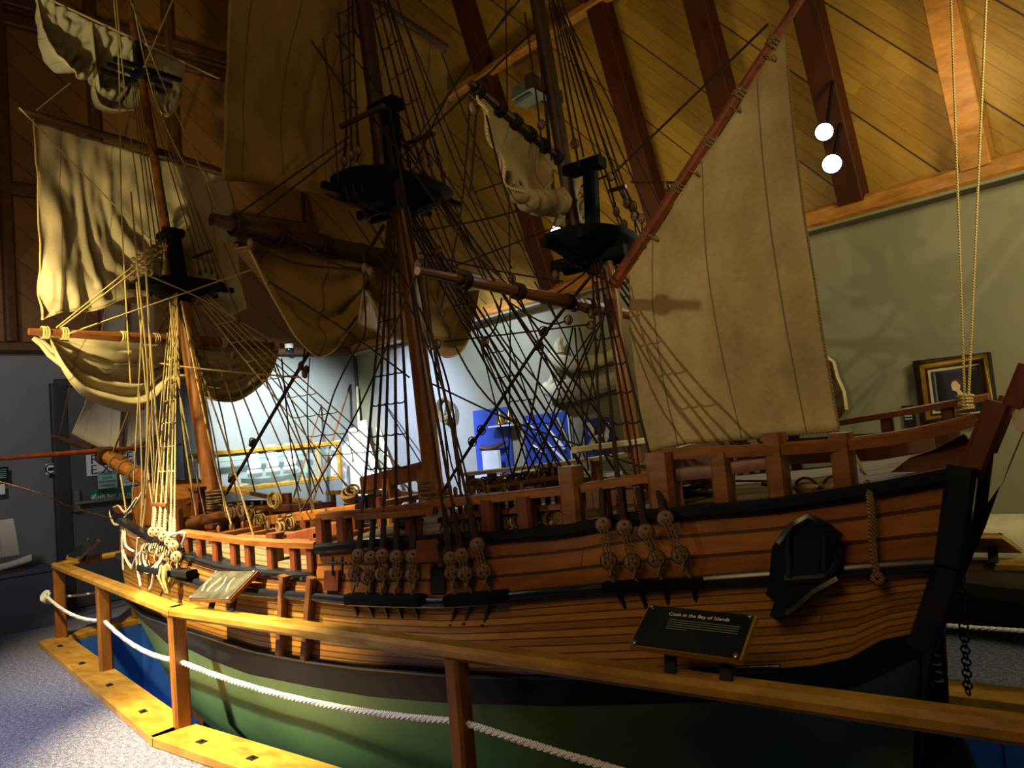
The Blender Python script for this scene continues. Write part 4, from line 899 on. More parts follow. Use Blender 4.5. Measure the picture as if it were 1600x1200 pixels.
sail('fore_topgallant_sail', PAl([(56, -11), (78, 1), (100, 12), (121, 23), (143, 34)], aG), PAl([(66, 42), (78, 86), (104, 120), (130, 126), (150, 106)], aG), M['canvas'], FX, f_brail(2.5, .09, 1.3), 40, 30)
sail('fore_topgallant_sail', PAl([(143, 34), (160, 42), (180, 51), (200, 60), (216, 68)], aG), PAl([(150, 108), (158, 160), (182, 178), (206, 172), (216, 112)], aG), M['canvas'], FX, f_brail(3, .1, 1.2, 2), 36, 30)
sail('fore_topgallant_sail', PAl([(242, 80), (262, 88), (288, 99)], aG), PAl([(246, 160), (264, 181), (284, 150)], aG), M['canvas'], FX, f_brail(2, .04, 1, 1), 20, 14)
aS = -6.05
sail('spritsail', PAl([(166, 474), (182, 476), (197, 477)], aS), PAl([(113, 677), (150, 696), (186, 710)], aS), M['canvasw'], FX, lambda u, v: .05*sn_(PI*u)*sn_(PI*v), 20, 24, L=PAl([(166, 474), (150, 570), (132, 635), (113, 677)], aS))
sail('spritsail', PAl([(206, 474), (222, 474), (240, 474)], aS), PAl([(192, 711), (222, 690), (243, 678)], aS), M['canvasw'], FX, lambda u, v: .05*sn_(PI*u)*sn_(PI*v), 20, 24)
m = MB(); m.tube([PA(188, 712, aS+.02), PA(201, 474, aS+.02)], [.016, .010], 8); m.build('sprit_topmast', M['dspar'], ship)
# main topsail and course
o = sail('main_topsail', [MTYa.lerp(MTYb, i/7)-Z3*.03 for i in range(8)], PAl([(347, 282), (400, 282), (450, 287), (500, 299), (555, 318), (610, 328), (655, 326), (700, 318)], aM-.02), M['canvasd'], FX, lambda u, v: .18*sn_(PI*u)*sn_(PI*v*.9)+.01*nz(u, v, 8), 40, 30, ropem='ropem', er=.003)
mct = [(383, 361), (420, 369), (460, 377), (505, 386), (540, 393), (562, 399), (570, 401), (580, 404), (610, 410), (640, 417), (668, 423), (700, 430), (724, 435), (744, 440)]
mcb = [(388, 388), (412, 432), (442, 484), (474, 532), (510, 556), (548, 522), (568, 470), (572, 486), (604, 520), (640, 536), (666, 540), (692, 559), (722, 540), (744, 455)]
def f_mc(u, v):
    g = abs(u-.43)/.43; return .10*sn_(PI*v)*min(1, g*1.5)+(.03*sn_(2*PI*3*v+5*u)*v+.02*sn_(u*70)*v*max(0, 1-g*2.2)+.015*nz(u, v, 8))
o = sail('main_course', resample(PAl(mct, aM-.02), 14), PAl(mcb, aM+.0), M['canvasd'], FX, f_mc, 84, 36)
for x in (475, 474, 640): pass
sail('main_course_reflection', PAl([(568, 452), (574, 458), (582, 470)], aM+.03), PAl([(561, 497), (580, 516), (612, 528)], aM+.03), M['canvasw'], FX, lambda u, v: .02*sn_(9*u)*v, 14, 12)  # pale inner reflection on the main course, shaped as a white cloth piece
# mizzen topsail in its gear, spanker
sail('mizzen_topsail', PAl([(744, 139), (770, 158), (800, 181), (830, 207), (858, 236)], aZT), PAl([(754, 170), (777, 238), (800, 292), (840, 306), (864, 272)], aZT+.02), M['canvasm'], FX, lambda u, v: .05*sn_(PI*v)*sn_(PI*u)+.018*sn_(u*22+v*4)*v, 30, 26)
m = MB(); P = resample(PAl([(792, 280), (815, 305), (845, 318), (872, 318), (892, 300), (902, 270)], aZT-.0), 70)
m.tube([p+Vector((0, 0, .010*sn_(i*.7))) for i, p in enumerate(P)], [.026+.026*sn_(PI*i/69)+.006*sn_(i*.9)+.006*noise.noise(p*30) for i, p in enumerate(P)], 16); m.build('furled_bundle', M['canvasm'], ship, True, 180)
m = MB(); P = resample(PAl([(868, 345), (885, 352), (905, 340), (915, 310)], aZT-.0), 40); m.tube([p+Vector((0, 0, .006*sn_(i*.8))) for i, p in enumerate(P)], [.022+.008*sn_(i*.7) for i in range(40)], 14); m.build('furled_bundle', M['canvasm'], ship, True, 180)
nS = C-.07
def PNl(pts, n): return [PN(x, y, n) for x, y in pts]
spk = sail('spanker', resample(PNl([(984, 428), (1228, 54)], nS), 6), PNl([(1013, 706), (1070, 693), (1130, 689), (1190, 683), (1250, 678), (1312, 673)], nS), M['canvasm'], Vector((0, -1, 0)), lambda u, v: .05*sn_(PI*u)*sn_(PI*v)+.006*nz(u, v, 7)+.012*max(0, v-.8)*sn_(40*u), 44, 44, L=PNl([(984, 428), (985, 520), (997, 620), (1013, 706)], nS), Rr=PNl([(1228, 54), (1238, 180), (1256, 330), (1285, 520), (1312, 673)], nS), uvw=1.0, ropem='ropem', er=.004)
spk['label'] = 'large four sided cream fore and aft mizzen sail'
for x, y in ((1087, 272), (1150, 172), (1022, 372), (1203, 92)):
    m = MB(); m.torus(PN(x, y, nS), Vector((1, 0, 1)), .028, .004, 12, 5); m.build('robband', M['ropem'], spk)
# ------------------------------------------------------------------ deadeyes and shrouds
def deadeye(p, r=.026, mat='eye', name='deadeye', ax=Vector((-.25, -1, 0))):
    d = ax.normalized(); m = MB(); m.lathe(p-d*r*.38, d, [(0, r*.75), (r*.12, r*.95), (r*.3, r), (r*.38, r*.86), (r*.46, r), (r*.64, r*.95), (r*.76, r*.75)], 14); o = m.build(name, M[mat], ship)
    x = d.cross(Z3).normalized(); h = MB()
    for a, b in ((-.42, -.22), (.42, -.22), (0, .42)): h.lathe(p+x*r*a+Z3*r*b+d*r*.37, d, [(0, r*.17), (r*.03, r*.17)], 6)
    h.build('lanyard_holes', M['hole'], o); s = MB(); s.torus(p, d, r*.98, r*.13, 14, 5); s.build('strop', M['roped'], o); return o
def shroud_set(side_pts_u, side_pts_l, head, chan, ends, l='wale', r=.0065, mat='roped', eye='eye', rad=.028, far=True, tail='ropem', shift=None):
    tops = []; 
    for fs in ((False, True) if far else (False,)):
        grp = []
        for k, ((ux, uy), (lx, ly)) in enumerate(zip(side_pts_u, side_pts_l)):
            u, w = side_pt(ux, uy, 'wale', .045), side_pt(lx, ly, 'wale', .045)
            c0 = side_pt(*chan[k], 'wale', .03); e0 = side_pt(*ends[k], 'l3', -.02)
            if fs:
                for q in (u, w, c0, e0):
                    q.y = 2*C-q.y
                    if shift: q.x += shift[k]; q.y = C+hb('wale', tof('wale', q.x))+.05+(.03 if q is e0 else 0)
            ax = Vector((.62 if u.x < -1.6 else .4, .8 if fs else -.8, 0)); deadeye(u, rad, eye, ax=ax); deadeye(w, rad, eye, ax=ax)
            m = MB(); x = ax.cross(Z3).normalized()
            for q in (-.42, 0, .42): m.rope(u+x*rad*q+ax.normalized()*.012, w+x*rad*q+ax.normalized()*.012, .003, 0, 4)
            m.build('lanyard', M['ropem'], ship)
            m = MB(); m.tube([w-Z3*rad*.9, c0], .006, 5); m.tube([w-Z3*rad*.6+Vector((.012, 0, 0)), w-Z3*rad*1.9], .005, 5); m.tube([w-Z3*rad*.6-Vector((.012, 0, 0)), w-Z3*rad*1.9], .005, 5); m.build('chain_plate', M[tail], ship)
            m = MB(); m.tube([c0, e0], [.010, .006], 6); m.ell(e0, .02, .012, .012); m.build('preventer_plate', M['iron'], ship)
            h = head+Vector((.012*(k-2), .03 if fs else -.03, .01*k)); m = MB(); d = (h-u).normalized()
            m.tube([u+d*rad*.9, u+d*.16, u+d*.17, h], [.013 if mat == 'roped' else .011, .011 if mat == 'roped' else .008, r, r], 6); m.build('shroud', M[mat], ship); grp.append((u, h))
        tops.append(grp)
    return tops
def ratlines(grp, z0_, z1_, step, mat='roped'):
    z = z0_
    while z < z1_:
        P = []
        for u, h in grp:
            f = (z-u.z)/(h.z-u.z)
            if 0 < f < 1: P.append(u.lerp(h, f))
        if len(P) > 1:
            Q = [P[0]]
            for a, b in zip(P, P[1:]): Q += [a.lerp(b, .3)-Z3*.009, a.lerp(b, .7)-Z3*.009, b]
            m = MB(); m.tube(Q, .0034, 5); m.build('ratline', M[mat], ship)
        z += step
U = [(560, 868), (580, 871), (598, 868), (620, 870), (646, 870)]; Lw = [(556, 896), (575, 902), (597, 897), (619, 896), (645, 898)]
g1 = shroud_set(U, Lw, PN(620, 318, C), [(549, 934), (572, 935), (596, 934), (617, 934), (644, 936)], [(563, 970), (588, 972), (611, 973), (633, 974), (657, 973)], eye='eye')
for g in g1: ratlines(g, 1.2, 2.5, .135)
U = [(722, 868), (746, 852), (704, 873)]; Lw = [(727, 896), (756, 892), (706, 894)]
g2 = shroud_set(U, Lw, PN(612, 200, C), [(738, 930), (768, 930), (712, 934)], [(727, 974), (756, 977), (706, 976)], mat='roped')
U = [(943, 820), (976, 824), (1009, 831), (1040, 810)]; Lw = [(951, 876), (988, 878), (1026, 873), (1063, 867)]
g3 = shroud_set(U, Lw, PN(938, 405, C), [(960, 915), (997, 914), (1036, 912), (1082, 910)], [(984, 962), (1015, 962), (1048, 955), (1090, 950)], eye='eye', r=.005, rad=.026)
for g in g3: ratlines(g, 1.3, 2.0, .11)
U = [(240, 831), (249, 831), (257, 838), (266, 846), (272, 853)]; Lw = [(229, 857), (241, 857), (252, 862), (262, 868), (276, 870)]
g4 = shroud_set(U, Lw, PN(281, 440, C), [(235, 885), (246, 887), (258, 890), (268, 892), (282, 893)], [(240, 915), (252, 918), (262, 920), (272, 925), (284, 928)], mat='ropel', eye='eyel', rad=.03, r=.0045, tail='ropel', shift=[.0, .12, .24, .36, .48])
for g in g4: ratlines(g, 1.25, 2.4, .14, mat='ropel')
# channels: boards the chain plates pass over
def channel(pts, off=.03, w=.06, h=.04):
    for fs in (1, -1):
        P = [side_pt(x, y, 'wale', off) for x, y in pts]
        if fs < 0:
            for p in P: p.y = 2*C-p.y
        m = MB()
        for a, b in zip(P, P[1:]): m.beam(a, b, w, h)
        m.build('channel', M['black_dull'], ship)
channel([(545, 935), (600, 937), (660, 938)]); channel([(700, 938), (740, 935), (790, 931)]); channel([(945, 917), (1010, 913), (1100, 908)], .02, .05, .03); channel([(222, 886), (255, 892), (300, 897)])
for x0, y0, x1, y1 in ((238, 788, 262, 789),):
    m = MB(); m.beam(side_pt(x0, y0, 'wale', .0), side_pt(x1, y1, 'wale', .0), .02, .02); m.build('shroud_stave', M['spar'], ship)
# ------------------------------------------------------------------ standing and running rigging
def P3(q):
    if isinstance(q, Vector): return q
    x, y, r = q
    return PN(x, y, r) if r > 0 else PA(x, y, r)
def line(name, pts, r=.005, mat='roped', sag=0, parent=None):
    P = [P3(q) for q in pts]; m = MB()
    if len(P) == 2: m.rope(P[0], P[1], r, sag)
    else:
        Q = []
        k = len(P)-1; n = 6*k
        for i in range(n+1):
            x = i/n*k; j = min(int(x), k-1); f = x-j; p0 = P[max(j-1, 0)]; p1, p2 = P[j], P[j+1]; p3 = P[min(j+2, k)]
            Q.append((p1*2+(p2-p0)*f+(p0*2-p1*5+p2*4-p3)*f*f+(p1*3-p0-p2*3+p3)*f**3)*.5)
        m.tube(Q, r, 5)
    return m.build(name, M[mat], parent or ship)
def block(p, d, r=.022, mat='eye', name='block'):
    d = d.normalized(); x = d.cross(Vector((0, 1, .2))).normalized(); y = d.cross(x); m = MB(); m.ell(p, r*.62, r*.8, r*1.25, x, y, d, 10, 8); o = m.build(name, M[mat], ship)
    s = MB(); s.torus(p, y, r*1.05, r*.14, 14, 5); s.build('strop', M['roped'], o); return o
# stays
st = line('main_stay', [(600, 352, C-.05), (442, 620, C-.02), (353, 772, C)], .011)
a, b = PN(395, 692, C-.02), PN(362, 748, C); d = (b-a).normalized(); block(a, d, .03, 'roped', 'stay_heart'); block(b, d, .03, 'roped', 'stay_heart')
ms = line('mizzen_stay', [(928, 425, C), (849, 525, C), (766, 651, C), (716, 728, C), (690, 772, C)], .008)
for q in ((849, 518), (842, 540), (752, 672), (738, 690)): block(PN(*q, C), PN(716, 728, C)-PN(849, 525, C), .022, 'roped', 'stay_heart')
line('fore_stay', [PN(280, 440, C), PN(175, 712, C)], .009, 'ropem'); line('fore_topmast_stay', [PN(214, 130, C), PN(92, 682, C)], .006, 'ropem')
line('main_topmast_stay', [(562, 60, C), (443, -120, C)], .007); line('mizzen_topmast_stay', [(842, 40, C), (622, 250, C)], .005)
# main topmast shrouds with deadeyes over the top
for nn, lst in ((2.43, [((541, 200), (527, 0), (538, 252)), ((548, 193), (544, 0), (549, 243)), ((557, 176), (550, -10), (560, 236))]), (3.02, [((633, 226), (578, 0), (639, 256)), ((645, 215), (590, 0), (657, 251)), ((657, 208), (600, 0), (672, 257)), ((672, 200), (607, 0), (687, 249))])):
    grp = []
    for q, tp, de in lst:
        a = PN(*de, nn); b = PN(*tp, lerp(nn, C, .75)); m = MB(); m.tube([a, PN(*q, nn), b], [.009, .006, .005], 5); m.build('topmast_shroud', M['roped'], ship); grp.append((a, b))
        dd = Vector((-.2, -1, -.2)) if nn < C else Vector((-.4, -1, -.2)); deadeye(a, .024, 'black' if False else 'eye', 'top_deadeye', dd); lo = a+Vector((0, .02*(1 if nn > C else -1), -.085)); deadeye(lo, .024, 'eye', 'top_deadeye', dd)
        m = MB(); m.rope(a, lo, .006); m.rope(lo, lo-Z3*.12+Vector((0, .03*(-1 if nn > C else 1), 0)), .005); m.build('lanyard', M['roped'], ship)
    ratlines(grp, grp[0][0].z+.3, 5.2, .16)
for (p, q, nn) in (((533, 198), (600, 165), 2.43), ((633, 226), (679, 209), 3.02)):
    m = MB(); m.tube([PN(*p, nn), PN(*q, nn)], .014, 7); m.build('futtock_stave', M['dspar'], ship)
for q, tp, de in (((955, 297), (864, 0), (963, 331)), ((966, 294), (870, 0), (979, 318)), ((975, 291), (878, 0), (990, 322))):
    nn = 2.9; a = PN(*de, nn); b = PN(*tp, C+.05); m = MB(); m.tube([a, PN(*q, nn), b], [.007, .005, .004], 5); m.build('topmast_shroud', M['roped'], ship)
    lo = PN(de[0]+12, de[1]+20, nn); deadeye(a, .021, 'eye', 'top_deadeye', Vector((-.5, -1, -.1))); deadeye(lo, .021, 'eye', 'top_deadeye', Vector((-.5, -1, -.1))); m = MB(); m.rope(a, lo, .005); m.rope(lo, lo-Z3*.08, .004); m.build('lanyard', M['roped'], ship)
m = MB(); m.tube([PN(950, 299, 2.9), PN(978, 291, 2.9)], .01, 7); m.build('futtock_stave', M['dspar'], ship)
for q, tp, de in (((306, 398), (226, 130), (312, 425)), ((314, 396), (230, 130), (321, 422)), ((322, 394), (234, 130), (331, 424)), ((328, 392), (238, 130), (340, 432))):
    nn = 3.0; a = PN(*de, nn); b = PN(*tp, C); m = MB(); m.tube([a, PN(*q, nn), b], [.008, .005, .004], 5); m.build('topmast_shroud', M['ropem'], ship); deadeye(a, .022, 'eye', 'top_deadeye', Vector((-.4, -1, 0)))
for q, tp, de in (((238, 398), (206, 130), (232, 425)), ((246, 396), (209, 130), (240, 430)), ((254, 394), (212, 130), (250, 432))):
    nn = 2.48; a = PN(*de, nn); b = PN(*tp, C-.03); m = MB(); m.tube([a, PN(*q, nn), b], [.008, .005, .004], 5); m.build('topmast_shroud', M['ropem'], ship)
m = MB(); m.tube([PN(302, 402, 3.0), PN(330, 392, 3.0)], .012, 7); m.build('futtock_stave', M['dspar'], ship)
# netting heap on the fore top
m = MB()
for i in range(6):
    for j in range(5):
        p = PN(208+i*8, 405-i*5+j*9, 2.45); m.ell(p, .018, .018, .016, nu=6, nv=4)
        if i < 5: m.rope(p, PN(216+i*8, 400-i*5+j*9, 2.45), .004, .01, 4, 4)
m.build('top_netting', M['ropem'], ship)
# futtock shrouds under the tops
for cpt, lst, nn, mat in ((PN(624, 345, C), ((560, 318), (580, 326), (664, 322), (690, 316)), 0, 'roped'), (PN(286, 490, C), ((240, 462), (260, 466), (310, 464), (340, 458)), 0, 'ropem'), (PN(948, 438, C), ((880, 408), (900, 416), (962, 414), (985, 392)), 0, 'roped')):
    for i, (x, y) in enumerate(lst): line('futtock_shroud', [cpt, (x, y, C-.26 if i < 2 else C+.2)], .005, mat)
# hemp falls at the bow, spotlight painted into the rope colour
BOWL = [((205, 300, 2.2), (217, 440, 2.15), (232, 610, 2.1), (224, 790, 2.2)), ((178, 0, 2.5), (186, 110, 2.45), (190, 330, 2.3), (204, 600, 2.2)), ((182, 0, 2.5), (196, 150, 2.4), (226, 400, 2.2), (244, 800, 2.2)), ((225, 375, 2.2), (241, 610, 2.15), (262, 815, 2.2)), ((217, 600, 2.2), (222, 775, 2.2), (214, 878, 2.15)), ((236, 640, 2.2), (228, 775, 2.2), (219, 850, 2.15)),
 ((270, 600, 2.3), (262, 812, 2.3)), ((257, 600, 2.3), (250, 780, 2.25)), ((240, 615, 2.2), (254, 775, 2.25)), ((277, 480, 2.5), (283, 640, 2.45), (310, 826, 2.5)), ((265, 470, 2.5), (282, 620, 2.45), (326, 832, 2.5)), ((213, 440, 2.3), (236, 700, 2.25), (240, 790, 2.25)), ((283, 470, 2.6), (330, 700, 2.5), (366, 836, 2.5)), ((268, 560, 2.35), (264, 700, 2.3), (272, 850, 2.2)), ((222, 500, 2.2), (212, 700, 2.2), (206, 800, 2.25)), ((232, 560, 2.15), (230, 720, 2.2), (246, 830, 2.15)), ((262, 520, 2.3), (246, 700, 2.25), (236, 845, 2.15))]
for i, L_ in enumerate(BOWL): line('hemp_fall', L_, .0042 if i % 3 else .0055, 'ropel')
for L_ in ([(188, 742, 2.5), (197, 800, 2.45), (192, 800, 2.45)], [(97, 525, 1.85), (400, 419, 2.9)], [(88, 512, 1.8), (255, 378, 2.5)], [(94, 512, 1.8), (262, 384, 2.5)], [(250, 568, 2.4), (330, 578, 2.5), (470, 590, 2.7)], [(270, 0, 2.9), (225, 105, 2.6)], [(204, 0, 2.7), (250, 120, 2.6), (312, 260, 2.9), (352, 360, 3.0)], [(208, 6, 2.7), (240, 150, 2.7), (290, 262, 2.9)], [(30, 168, 1.76), (150, 292, 2.2), (240, 378, 2.5)], [(230, 430, 2.3), (320, 470, 2.7), (420, 530, 3.2)], [(110, 130, -5.24), (58, 172, -5.04)]):
    line('buntline', L_, .005, 'ropel')
for L_ in ([(352, 270, 3.3), (392, 420, 3.2), (420, 545, 3.3), (470, 690, 3.2), (494, 770, 3.2)], [(300, 470, C+.1), (360, 620, 3.0), (400, 775, 3.2)], [(312, 470, C+.1), (380, 620, 3.1), (440, 775, 3.25)], [(296, 480, C+.05), (345, 640, 2.9), (372, 790, 2.9)], [(320, 460, C+.2), (400, 610, 3.2), (470, 768, 3.3)], [(326, 456, C+.2), (420, 600, 3.2), (505, 772, 3.3)], [(350, 380, C+.2), (440, 590, 3.3), (520, 780, 3.2)], [(308, 330, C+.1), (400, 560, 3.1), (456, 690, 3.2), (492, 800, 2.8)], [(290, 500, C), (330, 660, 2.6), (352, 800, 2.45)], [(300, 540, C), (352, 690, 2.5), (400, 850, 2.4)]):
    line('fore_backstay', L_, .0055, 'ropem')
# loops of rope at the bow
for L_ in ([(222, 770, 2.2), (204, 800, 2.3), (182, 818, 2.6)], [(214, 778, 2.2), (196, 800, 2.3), (184, 790, 2.6), (172, 800, 2.6), (180, 820, 2.55), (200, 812, 2.4)], [(196, 818, 2.3), (196, 850, 2.2), (210, 862, 2.15)], [(193, 820, 2.3), (192, 860, 2.25), (206, 888, 2.2)], [(220, 864, 2.15), (220, 885, 2.1), (232, 895, 2.1), (250, 880, 2.1), (256, 868, 2.1)], [(224, 862, 2.15), (226, 880, 2.1), (236, 888, 2.1), (248, 878, 2.1)], [(206, 888, 2.2), (212, 872, 2.2), (232, 850, 2.1)], [(216, 840, 2.2), (214, 880, 2.15), (220, 915, 2.1)], [(240, 892, 2.1), (238, 912, 2.1), (234, 920, 2.1)], [(191, 842, 2.3), (192, 870, 2.25), (193, 890, 2.25)], [(252, 870, 2.1), (246, 895, 2.08), (252, 905, 2.08)], [(262, 838, 2.2), (288, 832, 2.2), (284, 850, 2.18)]):
    line('hanging_bight', [side_pt(x, y, 'wale', .05) if x > 186 and y > 826 else (x, y, n) for x, y, n in L_], .007, 'brope')
m = MB(); c = side_pt(258, 902, 'wale', .07); 
for k in range(7): m.tube([c+Vector((.02*sn_(k*1.3), .015*math.cos(k*2.1), .06)), c+Vector((.032*sn_(k*1.3), .03*math.cos(k*2.1), 0)), c+Vector((.015*sn_(k), .01, -.08))], .009, 5)
m.build('rope_fender', M['ropel'], ship)
cl = line('bow_tether', [(184, 812, C-.1), (120, 795, 2.3), (60, 770, 2.0), (-30, 745, 1.7)], .005, 'ropem')
# main and mizzen running gear
MAIN = [[(443, 0, 2.4), (560, 170, 2.6)], [(482, 0, 2.6), (600, 150, 2.7), (722, 312, 3.0), (830, 500, 3.2)], [(635, 42, 3.0), (742, 300, 3.2), (800, 420, 3.3)], [(800, 10, 3.0), (650, 217, 2.9)], [(860, -60, 2.9), (700, 150, 2.9), (622, 330, 2.8)], [(400, 338, 1.9), (545, 225, 2.45)], [(346, 352, 1.75), (548, 212, 2.45)], [(790, 0, 3.3), (797, 460, 3.3), (795, 728, 3.3)],
 [(755, 480, 3.2), (795, 543, 3.2), (880, 640, 3.3)], [(694, 534, 2.8), (921, 507, 2.9)], [(788, 467, 2.5), (840, 500, 2.5), (867, 506, 2.5), (888, 500, 2.5)], [(784, 466, 2.4), (775, 510, 2.5), (757, 532, 2.6)], [(849, 539, 2.9), (829, 651, 2.9), (800, 745, 2.9)], [(895, 512, 2.6), (872, 620, 2.7), (838, 742, 2.9)], [(898, 512, 2.6), (905, 590, 2.7), (919, 735, 2.9)], [(905, 512, 2.6), (938, 650, 2.9), (945, 705, 2.9)], [(928, 518, 2.8), (855, 680, 3.0), (820, 745, 3.1)], [(676, 600, 2.4), (764, 642, 2.5), (824, 667, 2.5), (932, 705, 2.55), (1060, 745, 2.5), (1205, 752, 2.5)],
 [(850, 539, 2.8), (940, 650, 3.1), (975, 700, 3.1)], [(835, 440, 3.0), (880, 520, 3.1), (938, 650, 3.2)], [(640, 330, 3.0), (757, 534, 3.1), (830, 745, 3.4)], [(650, 320, 3.0), (720, 470, 3.2), (840, 740, 3.4)], [(664, 325, 3.0), (770, 540, 3.2), (875, 735, 3.4)], [(690, 320, 3.0), (790, 500, 3.2), (905, 728, 3.4)], [(560, 320, 2.45), (640, 450, 2.5), (700, 600, 2.55), (720, 770, 2.5)], [(545, 330, 2.4), (660, 520, 2.45), (742, 800, 2.2), (727, 860, 2.08)], [(608, 165, 2.6), (650, 420, 2.5), (690, 640, 2.45), (706, 800, 2.3)], [(612, 190, 2.6), (654, 420, 2.5), (700, 640, 2.4), (722, 790, 2.2)], [(580, 180, 2.5), (640, 260, 2.4), (720, 370, 2.4), (800, 452, 2.3)], [(505, 60, 2.3), (520, 180, 2.3), (528, 280, 2.35)],
 [(690, 82, 3.3), (730, 190, 3.3), (775, 300, 3.3), (836, 430, 3.2)], [(742, 300, 3.1), (860, 260, 3.0)], [(650, 363, 2.8), (800, 332, 3.0), (960, 270, 2.9)], [(700, 420, 2.9), (830, 370, 2.9), (930, 330, 2.9)], [(655, 395, 2.7), (760, 420, 2.8), (880, 440, 2.9)], [(735, 150, 2.0), (720, 330, 2.2), (690, 480, 2.4)], [(745, 165, 2.0), (735, 300, 2.1)], [(760, 180, 2.1), (790, 300, 2.3), (835, 420, 2.4), (870, 500, 2.5)], [(820, 20, 2.6), (838, 150, 2.55), (848, 240, 2.5)], [(832, 0, 2.6), (850, 150, 2.6), (862, 250, 2.6)], [(858, 0, 2.6), (890, 180, 2.6), (905, 262, 2.6)], [(862, 0, 2.65), (912, 245, 2.65)], [(650, 430, 1.9), (560, 640, 2.1), (470, 800, 2.2)], [(670, 450, 2.3), (745, 600, 2.3), (850, 700, 2.5)], [(962, 268, C), (1200, 38, C-.05)], [(985, 284, C), (1000, 285, C), (1060, 285, C-.05)], [(975, 350, C+.1), (920, 420, C), (860, 465, 2.6)], [(440, 360, 2.0), (520, 410, 2.1), (565, 420, 2.2)], [(385, 372, 1.8), (460, 410, 1.9), (565, 422, 2.15)], [(420, 440, 1.95), (500, 490, 2.1), (560, 530, 2.2), (640, 590, 2.35)], [(568, 402, 2.15), (569, 452, 2.15), (570, 520, 2.2), (548, 560, 2.25), (520, 620, 2.3), (498, 700, 2.35)], [(484, 560, 3.1), (480, 640, 3.2), (487, 800, 2.5)], [(440, 560, 3.0), (452, 680, 3.1), (470, 800, 2.6)], [(660, 330, 2.9), (668, 460, 2.7), (700, 700, 2.6), (730, 790, 2.4)], [(930, 440, 2.5), (950, 600, 2.4), (966, 790, 2.1)], [(945, 460, 2.6), (985, 640, 2.5), (1002, 760, 2.3)]]
for i, L_ in enumerate(MAIN): line('running_line', L_, .0042 if i % 4 else .0052, 'roped')
for i in range(0, 7, 3):   # main topmast backstays fanning to the far side
    line('main_backstay', [(590+i*5, 0, C+.1), (655+i*9, 250, C+.25), (735+i*14, 480, C+.5), (800+i*20, 742-i*2, C+.68)], .0045)
for i in range(0, 5, 2): line('mizzen_backstay', [(948+i*3, 470, C+.05), (925-i*13, 600, C+.2), (900-i*22, 745, C+.5)], .004)
for i in range(4): line('mizzen_backstay', [(866+i*4, 10, C+.05), (905+i*16, 160, C+.2), (950+i*24, 300, C+.4), (985+i*30, 400, C+.5)], .004)
for x, y, n in ((757, 534, 2.6), (683, 538, 2.7), (849, 468, 2.5), (888, 500, 2.5), (923, 508, 2.8), (925, 490, 2.6), (652, 415, 2.3), (570, 420, 2.15), (578, 424, 2.16), (684, 392, 2.6), (800, 436, 2.6), (392, 382, 1.76), (846, 195, 2.5), (898, 225, 2.6), (1042, 291, 2.68), (954, 276, 2.75), (868, 430, 2.5), (897, 480, 2.6), (470, 572, 2.6), (478, 578, 2.62), (476, 584, 2.58), (372, 500, 2.9), (365, 555, 2.8), (740, 170, 2.0)):
    block(PN(x, y, n), Vector((random.uniform(-.3, .3), random.uniform(-.2, .2), 1)), .022 if x < 800 else .018, 'eye' if n != 2.6 else 'dbeam')
line('block_pendant', [(478, 530, 2.6), (474, 568, 2.6)], .006, 'roped')
# gear on the mizzen sail edge and stern line with its knot
line('spanker_sheet', [(1314, 676, C-.07), (1340, 720, 2.6), (1352, 742, 2.45)], .006, 'ropem'); 
sl = line('stern_line', [side_pt(1355, 752, 'l1', .0), side_pt(1361, 790, 'wale', .035), side_pt(1364, 850, 'wale', .03), side_pt(1370, 900, 'wale', .03)], .010, 'ropem')
m = MB(); c = side_pt(1372, 904, 'wale', .035)
for k in range(3): m.torus(c, Vector((sn_(k*2), 1, math.cos(k*2))), .014, .007, 10, 5)
m.build('end_knot', M['ropem'], sl)
sb = [(1190, 756, 2.3), (1238, 762, 2.3), (1262, 762, 2.3), (1300, 760, 2.3), (1330, 748, 2.35)]
for q in ((1260, 762), (1305, 760)): block(PN(*q, 2.3), Vector((1, 0, 0)), .03, 'eye')
line('sheet_tackle', sb, .006, 'roped')
# coils hung and heaped about the deck: loose things of their own
def coil(p, r, name, label, mat='ropem', turns=5, ax=Z3, grp=None, flat_=.6):
    t = MB()
    for k in range(turns): t.torus(p+Vector((random.uniform(-.01, .01), random.uniform(-.01, .01), k*.011)), ax+Vector((random.uniform(-.25, .25), random.uniform(-.25, .25), 0)), r*random.uniform(.8, 1.1), .0075, 16, 5)
    return tag(t.build(name, M[mat]), label, 'rope coil', grp)
def on_deck(px, py, n): p = PN(px, py, n); p.z = dz(p.x, p.y)+.012; return p
coil(on_deck(285, 806, C-.2), .07, 'rope_coil', 'pale rope coil lying on the foredeck behind the forward rail', 'ropem', 4)
coil(PN(548, 778, C+.05), .045, 'rope_coil', 'pale loose rope coil draped by the gallows amidships', 'ropem', 5, Vector((.5, -.6, .8)))
coil(on_deck(640, 812, C-.45), .06, 'rope_coil', 'dark rope coil on the deck under the main shroud batten', 'roped', 5)
coil(on_deck(1085, 782, C-.38), .075, 'rope_coil', 'brown rope coil on the quarterdeck beside the tall post', 'roped', 5)
def hank(px, py, n, r=.035, mat='roped', h=.11):
    p = PN(px, py, n); m = MB()
    for k in range(5): m.torus(p+Vector((.008*(k-2), random.uniform(-.01, .01), -h*.4)), Vector((random.uniform(-.3, .3), -1, 0)), r*random.uniform(.75, 1.05), .0055, 14, 5, 1.0, 1.0)
    for k in range(3): m.torus(p+Z3*.002*k, Z3, .012, .005, 8, 4)
    return m.build('belayed_hank', M[mat], ship)
for k in range(9): q = along(Pp, (k+.7)/9.5); x, y = PX(q); hank(x, y, q.y, .032, 'roped' if k % 2 else 'ropem')
